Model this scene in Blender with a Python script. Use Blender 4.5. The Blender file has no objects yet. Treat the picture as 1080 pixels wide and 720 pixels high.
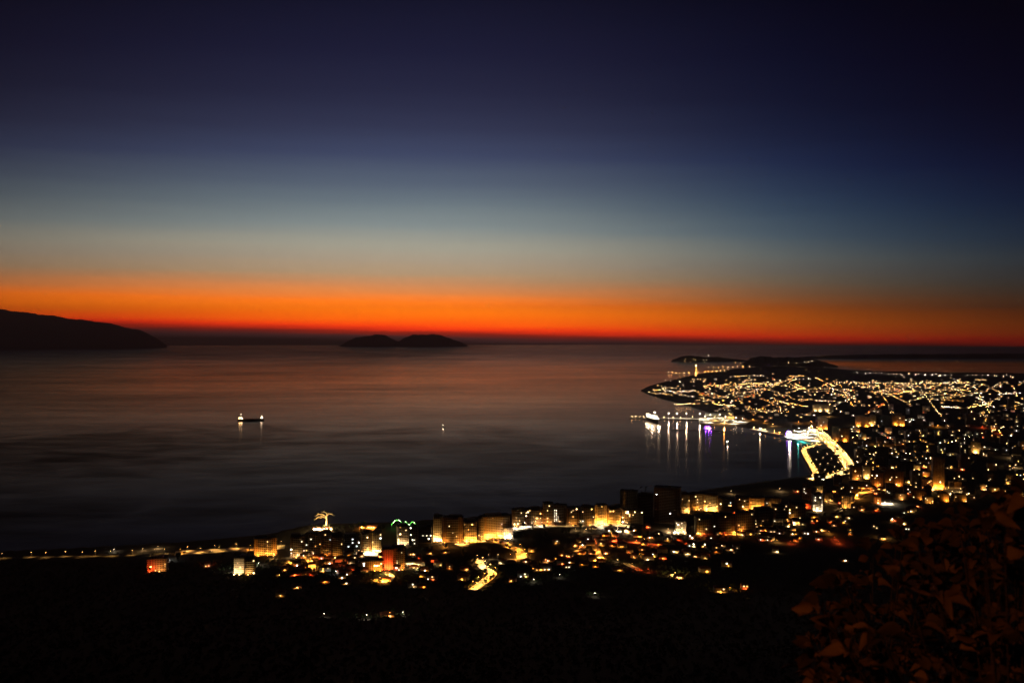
import bpy, math, random
import numpy as np
from mathutils import Vector, Matrix, Euler

random.seed(11)
rng = np.random.default_rng(5)
S = bpy.context.scene
COL = S.collection

# ------------------------------------------------------------------ camera, sky, exposure
FPX, CX, Y0, EYE = 786.0, 540.0, 355.0, 370.0          # focal length and horizon of the 1080 x 720 photograph, eye height in m
cam_data = bpy.data.cameras.new("camera")
cam_data.sensor_width = 36.0
cam_data.lens = FPX / 1080.0 * 36.0
cam_data.clip_start = 0.1
cam_data.clip_end = 120000.0
cam_data.dof.use_dof = True                            # focused on the town; the shrub at arm's length goes soft
cam_data.dof.focus_distance = 1800.0
cam_data.dof.aperture_fstop = 3.6
cam = bpy.data.objects.new("camera", cam_data)
cam.location = (0, 0, EYE)
cam.rotation_euler = (math.radians(90) - math.atan(5.0 / FPX), 0, 0)
COL.objects.link(cam)
S.camera = cam

S.view_settings.view_transform = 'Standard'
S.view_settings.look = 'None'
S.view_settings.exposure = 0.0
S.view_settings.gamma = 1.0
S.view_settings.use_curve_mapping = False
S.cycles.sample_clamp_indirect = 3.0
S.cycles.max_bounces = 4
S.cycles.diffuse_bounces = 2
S.cycles.glossy_bounces = 3
HAZE = 4.0e-5
S.cycles.volume_bounces = 0
S.cycles.use_light_tree = True
S.cycles.use_denoising = True
S.cycles.caustics_reflective = False
S.cycles.caustics_refractive = False


def lin(c):
    return tuple((v / 255.0 / 12.92) if v / 255.0 <= 0.04045 else ((v / 255.0 + 0.055) / 1.055) ** 2.4 for v in c)


world = bpy.data.worlds.new("World")
S.world = world
world.use_nodes = True
nt = world.node_tree
nt.nodes.clear()
N = nt.nodes.new
L = nt.links.new


def mth(op, a, b=None, c=None, clamp=False):
    n = N('ShaderNodeMath')
    n.operation = op
    n.use_clamp = clamp
    for i, v in enumerate((a, b, c)):
        if v is None:
            continue
        if isinstance(v, (int, float)):
            n.inputs[i].default_value = v
        else:
            L(v, n.inputs[i])
    return n.outputs[0]


tc = N('ShaderNodeTexCoord')
sep = N('ShaderNodeSeparateXYZ')
L(tc.outputs['Generated'], sep.inputs[0])
dx, dy, dz = sep.outputs
hyp = mth('MAXIMUM', mth('SQRT', mth('ADD', mth('MULTIPLY', dx, dx), mth('MULTIPLY', dy, dy))), 0.02)
elev = mth('DIVIDE', dz, hyp)
azim = mth('ARCTAN2', dx, dy)
azc = mth('MAXIMUM', mth('MINIMUM', azim, 0.8), -0.8)
nz = N('ShaderNodeTexNoise')                            # faint uneven layering of the afterglow
mp = N('ShaderNodeMapping')
mp.inputs['Scale'].default_value = (2.2, 2.2, 60.0)
L(tc.outputs['Generated'], mp.inputs[0])
L(mp.outputs[0], nz.inputs['Vector'])
nz.inputs['Scale'].default_value = 1.6
nz.inputs['Detail'].default_value = 3.0
wob = mth('MULTIPLY', mth('SUBTRACT', nz.outputs['Fac'], 0.5), 0.011)
elev = mth('DIVIDE', elev, mth('COSINE', azc))
sval = mth('ADD', mth('ADD', elev, mth('MULTIPLY', mth('ADD', azc, 0.05), 0.024)), wob)
SMIN, SMAX = -0.03, 0.90
uval = mth('DIVIDE', mth('SUBTRACT', sval, SMIN), SMAX - SMIN, clamp=True)
ramp = N('ShaderNodeValToRGB')
stops = [(372, (34, 24, 23)), (362, (40, 27, 26)), (357, (54, 30, 30)), (353.5, (92, 24, 14)), (350.5, (190, 38, 10)), (347, (240, 54, 8)), (343, (255, 78, 4)),
         (337, (255, 104, 3)), (330, (255, 118, 6)), (320, (248, 119, 26)), (310, (224, 131, 66)), (300, (196, 136, 90)), (290, (175, 145, 112)),
         (278, (166, 150, 128)), (262, (160, 156, 140)), (240, (128, 138, 138)), (215, (102, 115, 124)), (195, (84, 96, 113)), (165, (60, 69, 97)),
         (135, (47, 52, 78)), (100, (35, 38, 63)), (55, (25, 27, 52)), (0, (16, 18, 39)), (-100, (8, 9, 25)), (-350, (3, 3, 10))]
el = ramp.color_ramp.elements
while len(el) > 1:
    el.remove(el[0])
for i, (py, c) in enumerate(stops):
    p = ((Y0 - py) / FPX - SMIN) / (SMAX - SMIN)
    e = el[0] if i == 0 else el.new(p)
    e.position = p
    ev = max(0.004, (Y0 - py) / FPX)
    comp = math.exp(HAZE * min(36000.0, 1440.0 / ev)) if py < 362 else 1.0
    e.color = (*[v * comp for v in lin(c)], 1)
ga = mth('ADD', azim, 0.12)
g = mth('MAXIMUM', mth('DIVIDE', ga, 0.47), mth('DIVIDE', ga, -0.58))
fall = mth('POWER', 2.71828, mth('MULTIPLY', mth('MULTIPLY', g, g), -1.0))
fall = mth('ADD', mth('MULTIPLY', fall, 1.0), 0.03)
L(uval, ramp.inputs['Fac'])
# away from the sunset the warm part of the light goes first, the blue of the high sky last
hi = mth('MULTIPLY', elev, 5.5, clamp=True)
east = mth('ADD', mth('MULTIPLY', azim, 2.2), 0.25, clamp=True)
hi = mth('MULTIPLY', hi, east)
rexp = mth('ADD', 0.92, mth('MULTIPLY', hi, 0.6))
gexp = mth('ADD', 0.98, mth('MULTIPLY', hi, 0.18))
bexp = mth('SUBTRACT', 1.0, mth('MULTIPLY', hi, 0.22))
tint = N('ShaderNodeCombineXYZ')
L(mth('POWER', fall, rexp), tint.inputs[0])
L(mth('POWER', fall, gexp), tint.inputs[1])
L(mth('POWER', fall, bexp), tint.inputs[2])
vm = N('ShaderNodeVectorMath')
vm.operation = 'MULTIPLY'
L(ramp.outputs['Color'], vm.inputs[0])
L(tint.outputs[0], vm.inputs[1])
bg = N('ShaderNodeBackground')
L(vm.outputs[0], bg.inputs['Color'])
bg.inputs['Strength'].default_value = 1.0
out = N('ShaderNodeOutputWorld')
L(bg.outputs[0], out.inputs['Surface'])


# ------------------------------------------------------------------ helpers
def tag(o, label=None, cat=None, group=None, kind=None):
    if label:
        o['label'] = label
    if cat:
        o['category'] = cat
    if group:
        o['group'] = group
    if kind:
        o['kind'] = kind
    return o


def empty(name, loc=(0, 0, 0), rz=0.0, label=None, cat=None, group=None):
    o = bpy.data.objects.new(name, None)
    o.empty_display_size = 0.5
    COL.objects.link(o)
    o.location = loc
    o.rotation_euler = (0, 0, rz)
    return tag(o, label, cat, group)


def put(name, me, parent=None, loc=None, rz=None, scale=None):
    o = bpy.data.objects.new(name, me)
    COL.objects.link(o)
    o.parent = parent
    if loc is not None:
        o.location = loc
    if rz is not None:
        o.rotation_euler = (0, 0, rz)
    if scale is not None:
        o.scale = scale
    return o


class MB:
    def __init__(self):
        self.v, self.f, self.m = [], [], []

    def add(self, vs, fs, m=0):
        b = len(self.v)
        self.v += [tuple(p) for p in vs]
        for q in fs:
            self.f.append(tuple(b + i for i in q))
            self.m.append(m)

    def box(self, c, s, rz=0.0, m=0, top=1.0):
        ca, sa = math.cos(rz), math.sin(rz)
        vs = []
        for z in (-.5, .5):
            k = top if z > 0 else 1.0
            for x, y in ((-.5, -.5), (.5, -.5), (.5, .5), (-.5, .5)):
                X, Y = x * s[0] * k, y * s[1] * k
                vs.append((c[0] + X * ca - Y * sa, c[1] + X * sa + Y * ca, c[2] + z * s[2]))
        self.add(vs, [(3, 2, 1, 0), (4, 5, 6, 7), (0, 1, 5, 4), (1, 2, 6, 5), (2, 3, 7, 6), (3, 0, 4, 7)], m)
        return self

    def tube(self, pts, radii, n=6, m=0):
        pts = [Vector(p) for p in pts]
        rings = []
        for i, p in enumerate(pts):
            d = (pts[min(i + 1, len(pts) - 1)] - pts[max(i - 1, 0)]).normalized()
            a = d.orthogonal().normalized()
            b = d.cross(a)
            r = radii[i] if isinstance(radii, (list, tuple)) else radii
            rings.append([p + (a * math.cos(t * 2 * math.pi / n) + b * math.sin(t * 2 * math.pi / n)) * r for t in range(n)])
        # keep rings aligned
        for i in range(1, len(rings)):
            best = min(range(n), key=lambda k: sum((rings[i][(j + k) % n] - rings[i - 1][j]).length for j in range(n)))
            rings[i] = [rings[i][(j + best) % n] for j in range(n)]
        vs = [q for r in rings for q in r]
        fs = []
        for i in range(len(rings) - 1):
            for j in range(n):
                k = (j + 1) % n
                fs.append((i * n + j, i * n + k, (i + 1) * n + k, (i + 1) * n + j))
        fs.append(tuple(range(n - 1, -1, -1)))
        fs.append(tuple((len(rings) - 1) * n + j for j in range(n)))
        self.add(vs, fs, m)
        return self

    def prism(self, outline, z0, z1, m=0):
        n = len(outline)
        vs = [(x, y, z0) for x, y in outline] + [(x, y, z1) for x, y in outline]
        fs = [tuple(range(n - 1, -1, -1)), tuple(range(n, 2 * n))] + [(i, (i + 1) % n, n + (i + 1) % n, n + i) for i in range(n)]
        self.add(vs, fs, m)
        return self

    def mesh(self, name, mats):
        me = bpy.data.meshes.new(name)
        me.from_pydata(self.v, [], self.f)
        for q in (mats if isinstance(mats, (list, tuple)) else [mats]):
            me.materials.append(q)
        if any(self.m):
            me.polygons.foreach_set('material_index', self.m)
        me.update()
        return me

    def build(self, name, mats, parent=None, **k):
        return put(name, self.mesh(name, mats), parent, **k)


def mat(name, col, rough=0.8, noise=0.0, nscale=0.4, spec=0.3, metal=0.0):
    m = bpy.data.materials.new(name)
    m.use_nodes = True
    t = m.node_tree
    b = t.nodes['Principled BSDF']
    b.inputs['Base Color'].default_value = (*col, 1)
    b.inputs['Roughness'].default_value = rough
    b.inputs['Specular IOR Level'].default_value = spec
    b.inputs['Metallic'].default_value = metal
    if noise:
        tcn = t.nodes.new('ShaderNodeTexCoord')
        nn = t.nodes.new('ShaderNodeTexNoise')
        nn.inputs['Scale'].default_value = nscale
        nn.inputs['Detail'].default_value = 5
        t.links.new(tcn.outputs['Object'], nn.inputs['Vector'])
        r = t.nodes.new('ShaderNodeValToRGB')
        r.color_ramp.elements[0].position = 0.3
        r.color_ramp.elements[1].position = 0.7
        r.color_ramp.elements[0].color = (*[v * (1 - noise) for v in col], 1)
        r.color_ramp.elements[1].color = (*[min(1, v * (1 + noise)) for v in col], 1)
        t.links.new(nn.outputs['Fac'], r.inputs['Fac'])
        t.links.new(r.outputs['Color'], b.inputs['Base Color'])
    return m


def emit(name, col, strength, sample=False):
    m = bpy.data.materials.new(name)
    m.use_nodes = True
    t = m.node_tree
    t.nodes.clear()
    e = t.nodes.new('ShaderNodeEmission')
    e.inputs['Color'].default_value = (*col, 1)
    e.inputs['Strength'].default_value = strength
    o = t.nodes.new('ShaderNodeOutputMaterial')
    t.links.new(e.outputs[0], o.inputs['Surface'])
    m.cycles.emission_sampling = 'FRONT' if sample else 'NONE'
    return m


def facade(name, col, bay=3.4, floor=3.0, glass=(0.02, 0.022, 0.026), band=0.25):
    """Rendered wall with a grid of dark window openings and slightly different floor bands, in the block's own coordinates."""
    m = bpy.data.materials.new(name)
    m.use_nodes = True
    t = m.node_tree
    b = t.nodes['Principled BSDF']
    b.inputs['Roughness'].default_value = 0.75
    b.inputs['Specular IOR Level'].default_value = 0.25
    tcn = t.nodes.new('ShaderNodeTexCoord')
    sp = t.nodes.new('ShaderNodeSeparateXYZ')
    t.links.new(tcn.outputs['Object'], sp.inputs[0])

    def mm(op, a, bb=None):
        n = t.nodes.new('ShaderNodeMath')
        n.operation = op
        for i, v in enumerate((a, bb)):
            if v is None:
                continue
            if isinstance(v, (int, float)):
                n.inputs[i].default_value = v
            else:
                t.links.new(v, n.inputs[i])
        return n.outputs[0]

    def inside(v, period, lo, hi):
        fr = mm('FRACT', mm('ADD', mm('DIVIDE', v, period), 100.0))
        return mm('MULTIPLY', mm('GREATER_THAN', fr, lo), mm('LESS_THAN', fr, hi))
    wx = mm('MULTIPLY', inside(mm('ADD', sp.outputs[0], sp.outputs[1]), bay, 0.28, 0.72), inside(sp.outputs[2], floor, 0.30, 0.80))
    bandz = inside(sp.outputs[2], floor, 0.0, 0.13)
    nn = t.nodes.new('ShaderNodeTexNoise')
    nn.inputs['Scale'].default_value = 0.25
    nn.inputs['Detail'].default_value = 6
    t.links.new(tcn.outputs['Object'], nn.inputs['Vector'])
    r = t.nodes.new('ShaderNodeValToRGB')
    r.color_ramp.elements[0].color = (*[v * 0.72 for v in col], 1)
    r.color_ramp.elements[1].color = (*[min(1, v * 1.2) for v in col], 1)
    r.color_ramp.elements[0].position = 0.3
    r.color_ramp.elements[1].position = 0.7
    t.links.new(nn.outputs['Fac'], r.inputs['Fac'])
    m1 = t.nodes.new('ShaderNodeMix')
    m1.data_type = 'RGBA'
    t.links.new(mm('MULTIPLY', bandz, band), m1.inputs['Factor'])
    t.links.new(r.outputs['Color'], m1.inputs[6])
    m1.inputs[7].default_value = (0.75, 0.73, 0.7, 1)
    m2 = t.nodes.new('ShaderNodeMix')
    m2.data_type = 'RGBA'
    t.links.new(wx, m2.inputs['Factor'])
    t.links.new(m1.outputs[2], m2.inputs[6])
    m2.inputs[7].default_value = (*glass, 1)
    t.links.new(m2.outputs[2], b.inputs['Base Color'])
    return m


# ------------------------------------------------------------------ terrain height and pixel-to-ground lookup
PROFILE_Y = [-4000, -300, -20, 0, 3, 10, 30, 100, 200, 300, 400, 600, 800, 1000, 1150, 1250, 1350, 40000]
PROFILE_Z = [900, 440, 373, 368.3, 367.1, 363, 350, 302, 255, 218, 184, 122, 70, 34, 15, 6.5, 4.0, 4.0]


def ground(X, Y):
    X = np.asarray(X, float)
    Y = np.asarray(Y, float)
    z = np.interp(Y, PROFILE_Y, PROFILE_Z)
    z = z + 2.5 * np.sin(X / 61.0 + 1.3 * np.sin(Y / 90.0)) * np.sin(Y / 75.0) * np.clip((1150 - Y) / 300, 0, 1) * np.clip((Y - 40) / 100, 0, 1)
    kx, ky = -355.0, 1395.0                              # wooded knoll of the cape
    z = z + 11.0 * np.exp(-(((X - kx) / 70.0) ** 2 + ((Y - ky) / 45.0) ** 2))
    return z


_T = np.concatenate([np.linspace(20, 2500, 2500), np.geomspace(2501, 40000, 2500)])


def at(px, py):
    """The point of the ground that the photograph shows at this pixel."""
    X = (px - CX) / FPX * _T
    zr = EYE - (py - Y0) / FPX * _T
    d = zr - ground(X, _T)
    i = int(np.argmax(d < 0))
    if d[i] >= 0:
        i = len(_T) - 1
    a = _T[i - 1] + (_T[i] - _T[i - 1]) * d[i - 1] / (d[i - 1] - d[i])
    x = (px - CX) / FPX * a
    return Vector((x, a, float(ground(x, a))))


def flat(px, py, z=0.0):
    Y = (EYE - z) * FPX / (py - Y0)
    return Vector(((px - CX) * Y / FPX, Y, z))


COAST_PX = [(-260, 592), (0, 584), (60, 581), (150, 576), (230, 570), (290, 564), (318, 559.5), (330, 556), (352, 554), (378, 553), (400, 552), (430, 551),
            (455, 549), (500, 546), (540, 543), (600, 538), (640, 534), (680, 527), (720, 521), (760, 514), (790, 510), (820, 506), (845, 502.5), (857, 500),
            (851, 487), (844, 476), (848, 471.5), (862, 468.5), (832, 462.5), (800, 453), (775, 449), (745, 446.5), (740, 441.5), (766, 439), (752, 436), (735, 431.5), (716, 425.5),
            (702, 422), (689, 418), (678, 414), (675, 411.5), (683, 407), (702, 402), (722, 397.2), (738, 394), (752, 391.6), (768, 389.6), (784, 388), (800, 387),
            (830, 386.5), (868, 387.5), (880, 388.6), (905, 390.5), (940, 391.6), (1000, 392.6), (1080, 393.6), (1250, 395)]
coast = [tuple(flat(*p)[:2]) for p in COAST_PX] + [(16000, 7000), (16000, -3500), (-7000, -3500), (-7000, 1000)]
coast = np.array(coast)


def shore_dist(P):
    """Signed distance to the shoreline, positive on land."""
    A, B = coast, np.roll(coast, -1, axis=0)
    best = np.full(len(P), 1e18)
    inside = np.zeros(len(P), bool)
    for (ax, ay), (bx, by) in zip(A, B):
        ex, ey = bx - ax, by - ay
        t = np.clip(((P[:, 0] - ax) * ex + (P[:, 1] - ay) * ey) / (ex * ex + ey * ey), 0, 1)
        best = np.minimum(best, (P[:, 0] - ax - t * ex) ** 2 + (P[:, 1] - ay - t * ey) ** 2)
        c = ((ay > P[:, 1]) != (by > P[:, 1]))
        xi = ax + (P[:, 1] - ay) / (by - ay if by != ay else 1e-9) * ex
        inside ^= c & (P[:, 0] < xi)
    d = np.sqrt(best)
    return np.where(inside, d, -d)


def on_land(x, y, margin=0.0):
    return shore_dist(np.array([[x, y]]))[0] > margin


# ------------------------------------------------------------------ materials
M = {}
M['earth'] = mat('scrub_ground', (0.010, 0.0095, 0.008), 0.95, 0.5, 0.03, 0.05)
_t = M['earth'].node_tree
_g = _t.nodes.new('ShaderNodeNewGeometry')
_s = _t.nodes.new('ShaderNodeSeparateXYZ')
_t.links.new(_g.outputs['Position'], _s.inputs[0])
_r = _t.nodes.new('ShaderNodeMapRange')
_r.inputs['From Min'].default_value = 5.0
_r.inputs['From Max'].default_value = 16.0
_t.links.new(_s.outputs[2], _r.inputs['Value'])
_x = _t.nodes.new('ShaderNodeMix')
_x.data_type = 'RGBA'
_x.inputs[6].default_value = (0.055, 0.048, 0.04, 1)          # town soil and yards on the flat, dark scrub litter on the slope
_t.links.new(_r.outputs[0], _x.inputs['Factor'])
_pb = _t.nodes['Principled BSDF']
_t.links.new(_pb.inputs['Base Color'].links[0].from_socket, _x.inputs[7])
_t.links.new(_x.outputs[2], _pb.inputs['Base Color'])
M['asphalt'] = mat('asphalt', (0.07, 0.068, 0.065), 0.85, 0.25, 0.15)
M['paving'] = mat('pale_paving', (0.38, 0.35, 0.30), 0.8, 0.2, 0.1)
M['concrete'] = mat('concrete', (0.30, 0.29, 0.27), 0.85, 0.25, 0.2)
M['darkconcrete'] = mat('weathered_concrete', (0.10, 0.10, 0.095), 0.85, 0.3, 0.1)
M['sand'] = mat('beach_sand', (0.22, 0.18, 0.13), 0.95, 0.2, 0.02)
M['rock'] = mat('hill_scrub', (0.022, 0.02, 0.018), 0.95, 0.4, 0.002, 0.05)
M['tile'] = mat('terracotta_tiles', (0.26, 0.085, 0.045), 0.85, 0.3, 0.6)
M['roofing'] = mat('roof_screed', (0.16, 0.155, 0.15), 0.9, 0.3, 0.3)
M['render_white'] = mat('white_render', (0.62, 0.60, 0.55), 0.8, 0.12, 0.4)
M['render_ochre'] = mat('ochre_render', (0.46, 0.34, 0.20), 0.8, 0.15, 0.4)
M['render_pink'] = mat('salmon_render', (0.48, 0.27, 0.20), 0.8, 0.15, 0.4)
M['pole'] = mat('galvanised_steel', (0.22, 0.22, 0.22), 0.5, 0.0, 1, 0.5, 0.6)
M['bark'] = mat('bark', (0.09, 0.065, 0.045), 0.9, 0.4, 3)
M['leaf'] = mat('foliage', (0.05, 0.075, 0.03), 0.7, 0.5, 1.2, 0.3)
M['leaf_dark'] = mat('pine_needles', (0.03, 0.05, 0.025), 0.7, 0.4, 1.2, 0.2)
M['hull_black'] = mat('black_hull_paint', (0.012, 0.012, 0.014), 0.45, 0.2, 0.05, 0.4)
M['ship_white'] = mat('ship_white_paint', (0.75, 0.75, 0.72), 0.4, 0.08, 0.1)
M['ship_deck'] = mat('deck_paint', (0.13, 0.06, 0.045), 0.7, 0.2, 0.1)
M['door'] = mat('dark_door', (0.06, 0.04, 0.03), 0.6)
M['steel'] = mat('painted_steel', (0.3, 0.3, 0.32), 0.5, 0.1, 0.4)
M['crane'] = mat('crane_steel', (0.10, 0.07, 0.02), 0.6)
WALLS = {
    'cream': facade('cream_facade', (0.52, 0.45, 0.33)),
    'ochre': facade('ochre_facade', (0.48, 0.33, 0.17), 3.2),
    'salmon': facade('salmon_facade', (0.48, 0.27, 0.18), 3.6),
    'white': facade('white_facade', (0.64, 0.61, 0.56), 3.0),
    'grey': facade('grey_facade', (0.30, 0.29, 0.28), 3.8),
    'brown': facade('brown_facade', (0.26, 0.17, 0.11), 3.4),
}
WARM, WHITE, COOL, AMBER, SODIUM, RED = (1, .62, .26), (1, .82, .56), (.92, .93, .88), (1, .50, .12), (1, .36, .045), (1, .11, .02)
WIN = {}
for nm, c in (('warm', WARM), ('white', WHITE), ('cool', COOL), ('amber', AMBER), ('sodium', SODIUM), ('red', RED)):
    for s in (1, 3, 12, 40, 120):
        WIN[nm, s] = emit('lit_window_%s_%d' % (nm, s), c, s * 1.25)
HEADC = (('sodium', SODIUM, 90), ('amber', AMBER, 110), ('warm', WARM, 110), ('white', WHITE, 120), ('cool', COOL, 100), ('red', RED, 40), ('teal', (0.05, .75, .70), 60), ('violet', (.16, .03, 1), 30), ('green', (.05, 1, .35), 30))
HEAD = {nm: emit('lamp_glow_%s' % nm, c, s) for nm, c, s in HEADC}
HEADN = {nm: emit('near_lamp_glow_%s' % nm, c, s * .2) for nm, c, s in HEADC}


ONES = ['', 'first', 'second', 'third', 'fourth', 'fifth', 'sixth', 'seventh', 'eighth', 'ninth', 'tenth', 'eleventh', 'twelfth', 'thirteenth', 'fourteenth', 'fifteenth',
        'sixteenth', 'seventeenth', 'eighteenth', 'nineteenth']
TENS = ['', '', 'twent', 'thirt', 'fort', 'fift', 'sixt', 'sevent', 'eight', 'ninet']
CARD = ['zero', 'one', 'two', 'three', 'four', 'five', 'six', 'seven', 'eight', 'nine', 'ten', 'eleven', 'twelve', 'thirteen', 'fourteen', 'fifteen', 'sixteen', 'seventeen', 'eighteen']


def nth(n):
    if n < 20:
        return ONES[n]
    if n < 100:
        return TENS[n // 10] + ('ieth' if n % 10 == 0 else 'y-' + ONES[n % 10])
    return 'hundredth' if n == 100 else 'hundred-and-' + nth(n - 100) if n < 200 else 'two-hundredth' if n == 200 else 'two-hundred-and-' + nth(n - 200)


# ------------------------------------------------------------------ the setting: terrain, sea, far hills
def make_terrain():
    rad = np.concatenate([np.linspace(1.5, 60, 24), np.geomspace(64, 1000, 50)[1:], np.linspace(1010, 1750, 75), np.geomspace(1762, 13500, 190)])
    front = np.linspace(-46, 46, 320)
    ang = np.radians(np.concatenate([front, np.linspace(46, 314, 60)[1:-1]]))
    R, A = np.meshgrid(rad, ang, indexing='ij')
    X, Y = R * np.sin(A), R * np.cos(A)
    P = np.stack([X.ravel(), Y.ravel()], 1)
    sd = shore_dist(P)
    z = ground(P[:, 0], P[:, 1])
    ramp_w = np.clip(np.hypot(P[:, 0], P[:, 1]) / 250.0, 4, 60)
    k = np.clip(sd / ramp_w + 0.35, 0, 1)
    z = -6 + (z + 6) * k * k * (3 - 2 * k)
    nr, na = R.shape
    idx = np.arange(nr * na).reshape(nr, na)
    a = idx[:-1, :]
    b = idx[1:, :]
    a2 = np.roll(a, -1, axis=1)
    b2 = np.roll(b, -1, axis=1)
    F = np.stack([a, a2, b2, b], -1).reshape(-1, 4)
    V = np.column_stack([P, z])
    V = np.vstack([V, [[0, 0, float(ground(0, 0))]]])
    faces = [tuple(q) for q in F.tolist()] + [(len(V) - 1, int(idx[0, (j + 1) % na]), int(idx[0, j])) for j in range(na)]
    me = bpy.data.meshes.new('terrain')
    me.from_pydata(V.tolist(), [], faces)
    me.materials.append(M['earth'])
    me.polygons.foreach_set('use_smooth', [True] * len(me.polygons))
    me.update()
    tag(put('terrain', me), kind='structure')


make_terrain()


def water_material():
    m = bpy.data.materials.new('sea_water')
    m.use_nodes = True
    t = m.node_tree
    t.nodes.clear()
    outn = t.nodes.new('ShaderNodeOutputMaterial')
    dif = t.nodes.new('ShaderNodeBsdfDiffuse')
    dif.inputs['Color'].default_value = (0.004, 0.005, 0.006, 1)
    glo = t.nodes.new('ShaderNodeBsdfGlossy')
    glo.distribution = 'BECKMANN'
    glo.inputs['Color'].default_value = (1, .80, .71, 1)
    fre = t.nodes.new('ShaderNodeFresnel')
    fre.inputs['IOR'].default_value = 1.33
    mixs = t.nodes.new('ShaderNodeMixShader')
    t.links.new(dif.outputs[0], mixs.inputs[1])
    t.links.new(glo.outputs[0], mixs.inputs[2])
    t.links.new(mixs.outputs[0], outn.inputs['Surface'])
    n = t.nodes.new
    l = t.links.new
    geo = n('ShaderNodeNewGeometry')

    def noise(sx, sy, scale, detail, dist=0.0):
        mpn = n('ShaderNodeMapping')
        mpn.inputs['Scale'].default_value = (sx, sy, 1)
        l(geo.outputs['Position'], mpn.inputs[0])
        q = n('ShaderNodeTexNoise')
        q.inputs['Scale'].default_value = scale
        q.inputs['Detail'].default_value = detail
        q.inputs['Distortion'].default_value = dist
        l(mpn.outputs[0], q.inputs['Vector'])
        return q.outputs['Fac']

    def mm(op, a, bb=None, clamp=False):
        q = n('ShaderNodeMath')
        q.operation = op
        q.use_clamp = clamp
        for i, v in enumerate((a, bb)):
            if v is None:
                continue
            if isinstance(v, (int, float)):
                q.inputs[i].default_value = v
            else:
                l(v, q.inputs[i])
        return q.outputs[0]
    sp = n('ShaderNodeSeparateXYZ')
    l(geo.outputs['Position'], sp.inputs[0])
    # breeze patches: calm water beyond, a ruffled tongue inshore whose edge wanders
    swirl = noise(1, 1, 0.0016, 5, 1.6)
    big = noise(1, 0.6, 0.0005, 4, 0.6)
    edge = mm('ADD', sp.outputs[1], mm('MULTIPLY', mm('SUBTRACT', swirl, 0.5), 1250.0))
    edge = mm('ADD', edge, mm('MULTIPLY', mm('SUBTRACT', big, 0.5), 1500.0))
    near = n('ShaderNodeMapRange')
    near.interpolation_type = 'SMOOTHSTEP'
    near.inputs['From Min'].default_value = 2650
    near.inputs['From Max'].default_value = 3000
    near.inputs['To Min'].default_value = 1
    near.inputs['To Max'].default_value = 0
    l(edge, near.inputs['Value'])
    bands = noise(0.42, 1.0, 0.0013, 6, 0.6)
    streaks = noise(0.10, 1.0, 0.006, 4, 0.2)
    ripple = noise(0.4, 1.0, 0.018, 5, 0.3)
    tex = mm('ADD', mm('MULTIPLY', mm('SUBTRACT', bands, 0.5), 1.2), mm('MULTIPLY', mm('SUBTRACT', streaks, 0.5), 0.8))
    tex = mm('ADD', tex, mm('MULTIPLY', mm('SUBTRACT', ripple, 0.5), 0.8))
    rough = mm('ADD', mm('ADD', 0.175, mm('MULTIPLY', near.outputs[0], 0.012)), mm('MULTIPLY', tex, 0.05))
    far = n('ShaderNodeMapRange')
    far.interpolation_type = 'SMOOTHSTEP'
    far.inputs['From Min'].default_value = 4500
    far.inputs['From Max'].default_value = 17000
    l(sp.outputs[1], far.inputs['Value'])
    rough = mm('ADD', rough, mm('MULTIPLY', far.outputs[0], 0.14))
    l(rough, glo.inputs['Roughness'])
    bump = n('ShaderNodeBump')
    bump.inputs['Strength'].default_value = 0.30
    bump.inputs['Distance'].default_value = 1.0
    l(noise(0.6, 1, 0.022, 5, 0.4), bump.inputs['Height'])
    l(bump.outputs[0], glo.inputs['Normal'])
    # films on the water and breeze change how much sky comes back; headland and far dimming are painted in
    headland_shade = n('ShaderNodeMapRange')  # dark reflection of the headland, painted in as weaker sheen on that side
    headland_shade.interpolation_type = 'SMOOTHSTEP'
    headland_shade.inputs['From Min'].default_value = -2500
    headland_shade.inputs['From Max'].default_value = 200
    headland_shade.inputs['To Min'].default_value = 0.29
    headland_shade.inputs['To Max'].default_value = 0.0
    l(mm('ADD', sp.outputs[0], mm('MULTIPLY', mm('SUBTRACT', big, 0.5), 1600.0)), headland_shade.inputs['Value'])
    fil = mm('ABSOLUTE', mm('SUBTRACT', noise(0.6, 1.0, 0.0024, 4, 1.2), 0.5))
    film = n('ShaderNodeMapRange')
    film.inputs['From Min'].default_value = 0.0
    film.inputs['From Max'].default_value = 0.10
    film.inputs['To Min'].default_value = 0.11
    film.inputs['To Max'].default_value = 0.0
    l(fil, film.inputs['Value'])
    spec = mm('SUBTRACT', mm('SUBTRACT', 0.70, mm('MULTIPLY', near.outputs[0], 0.30)), mm('MULTIPLY', tex, 0.45))
    spec = mm('ADD', mm('SUBTRACT', spec, headland_shade.outputs[0]), mm('MULTIPLY', film.outputs[0], near.outputs[0]))
    spec = mm('SUBTRACT', spec, mm('MULTIPLY', far.outputs[0], 0.20))  # distance dimming painted into the sheen, on top of the haze volume
    lag = n('ShaderNodeMapRange')                        # the sheltered lagoon beyond the plain lies calm
    lag.interpolation_type = 'SMOOTHSTEP'
    lag.inputs['From Min'].default_value = 3500
    lag.inputs['From Max'].default_value = 4600
    lag.inputs['To Max'].default_value = 0.24
    l(sp.outputs[0], lag.inputs['Value'])
    lagy = n('ShaderNodeMapRange')
    lagy.interpolation_type = 'SMOOTHSTEP'
    lagy.inputs['From Min'].default_value = 10800
    lagy.inputs['From Max'].default_value = 12800
    lagy.inputs['To Min'].default_value = 1.0
    lagy.inputs['To Max'].default_value = 0.0
    l(sp.outputs[1], lagy.inputs['Value'])
    lagoon = mm('MULTIPLY', lag.outputs[0], lagy.outputs[0])
    spec = mm('ADD', spec, lagoon)
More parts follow.
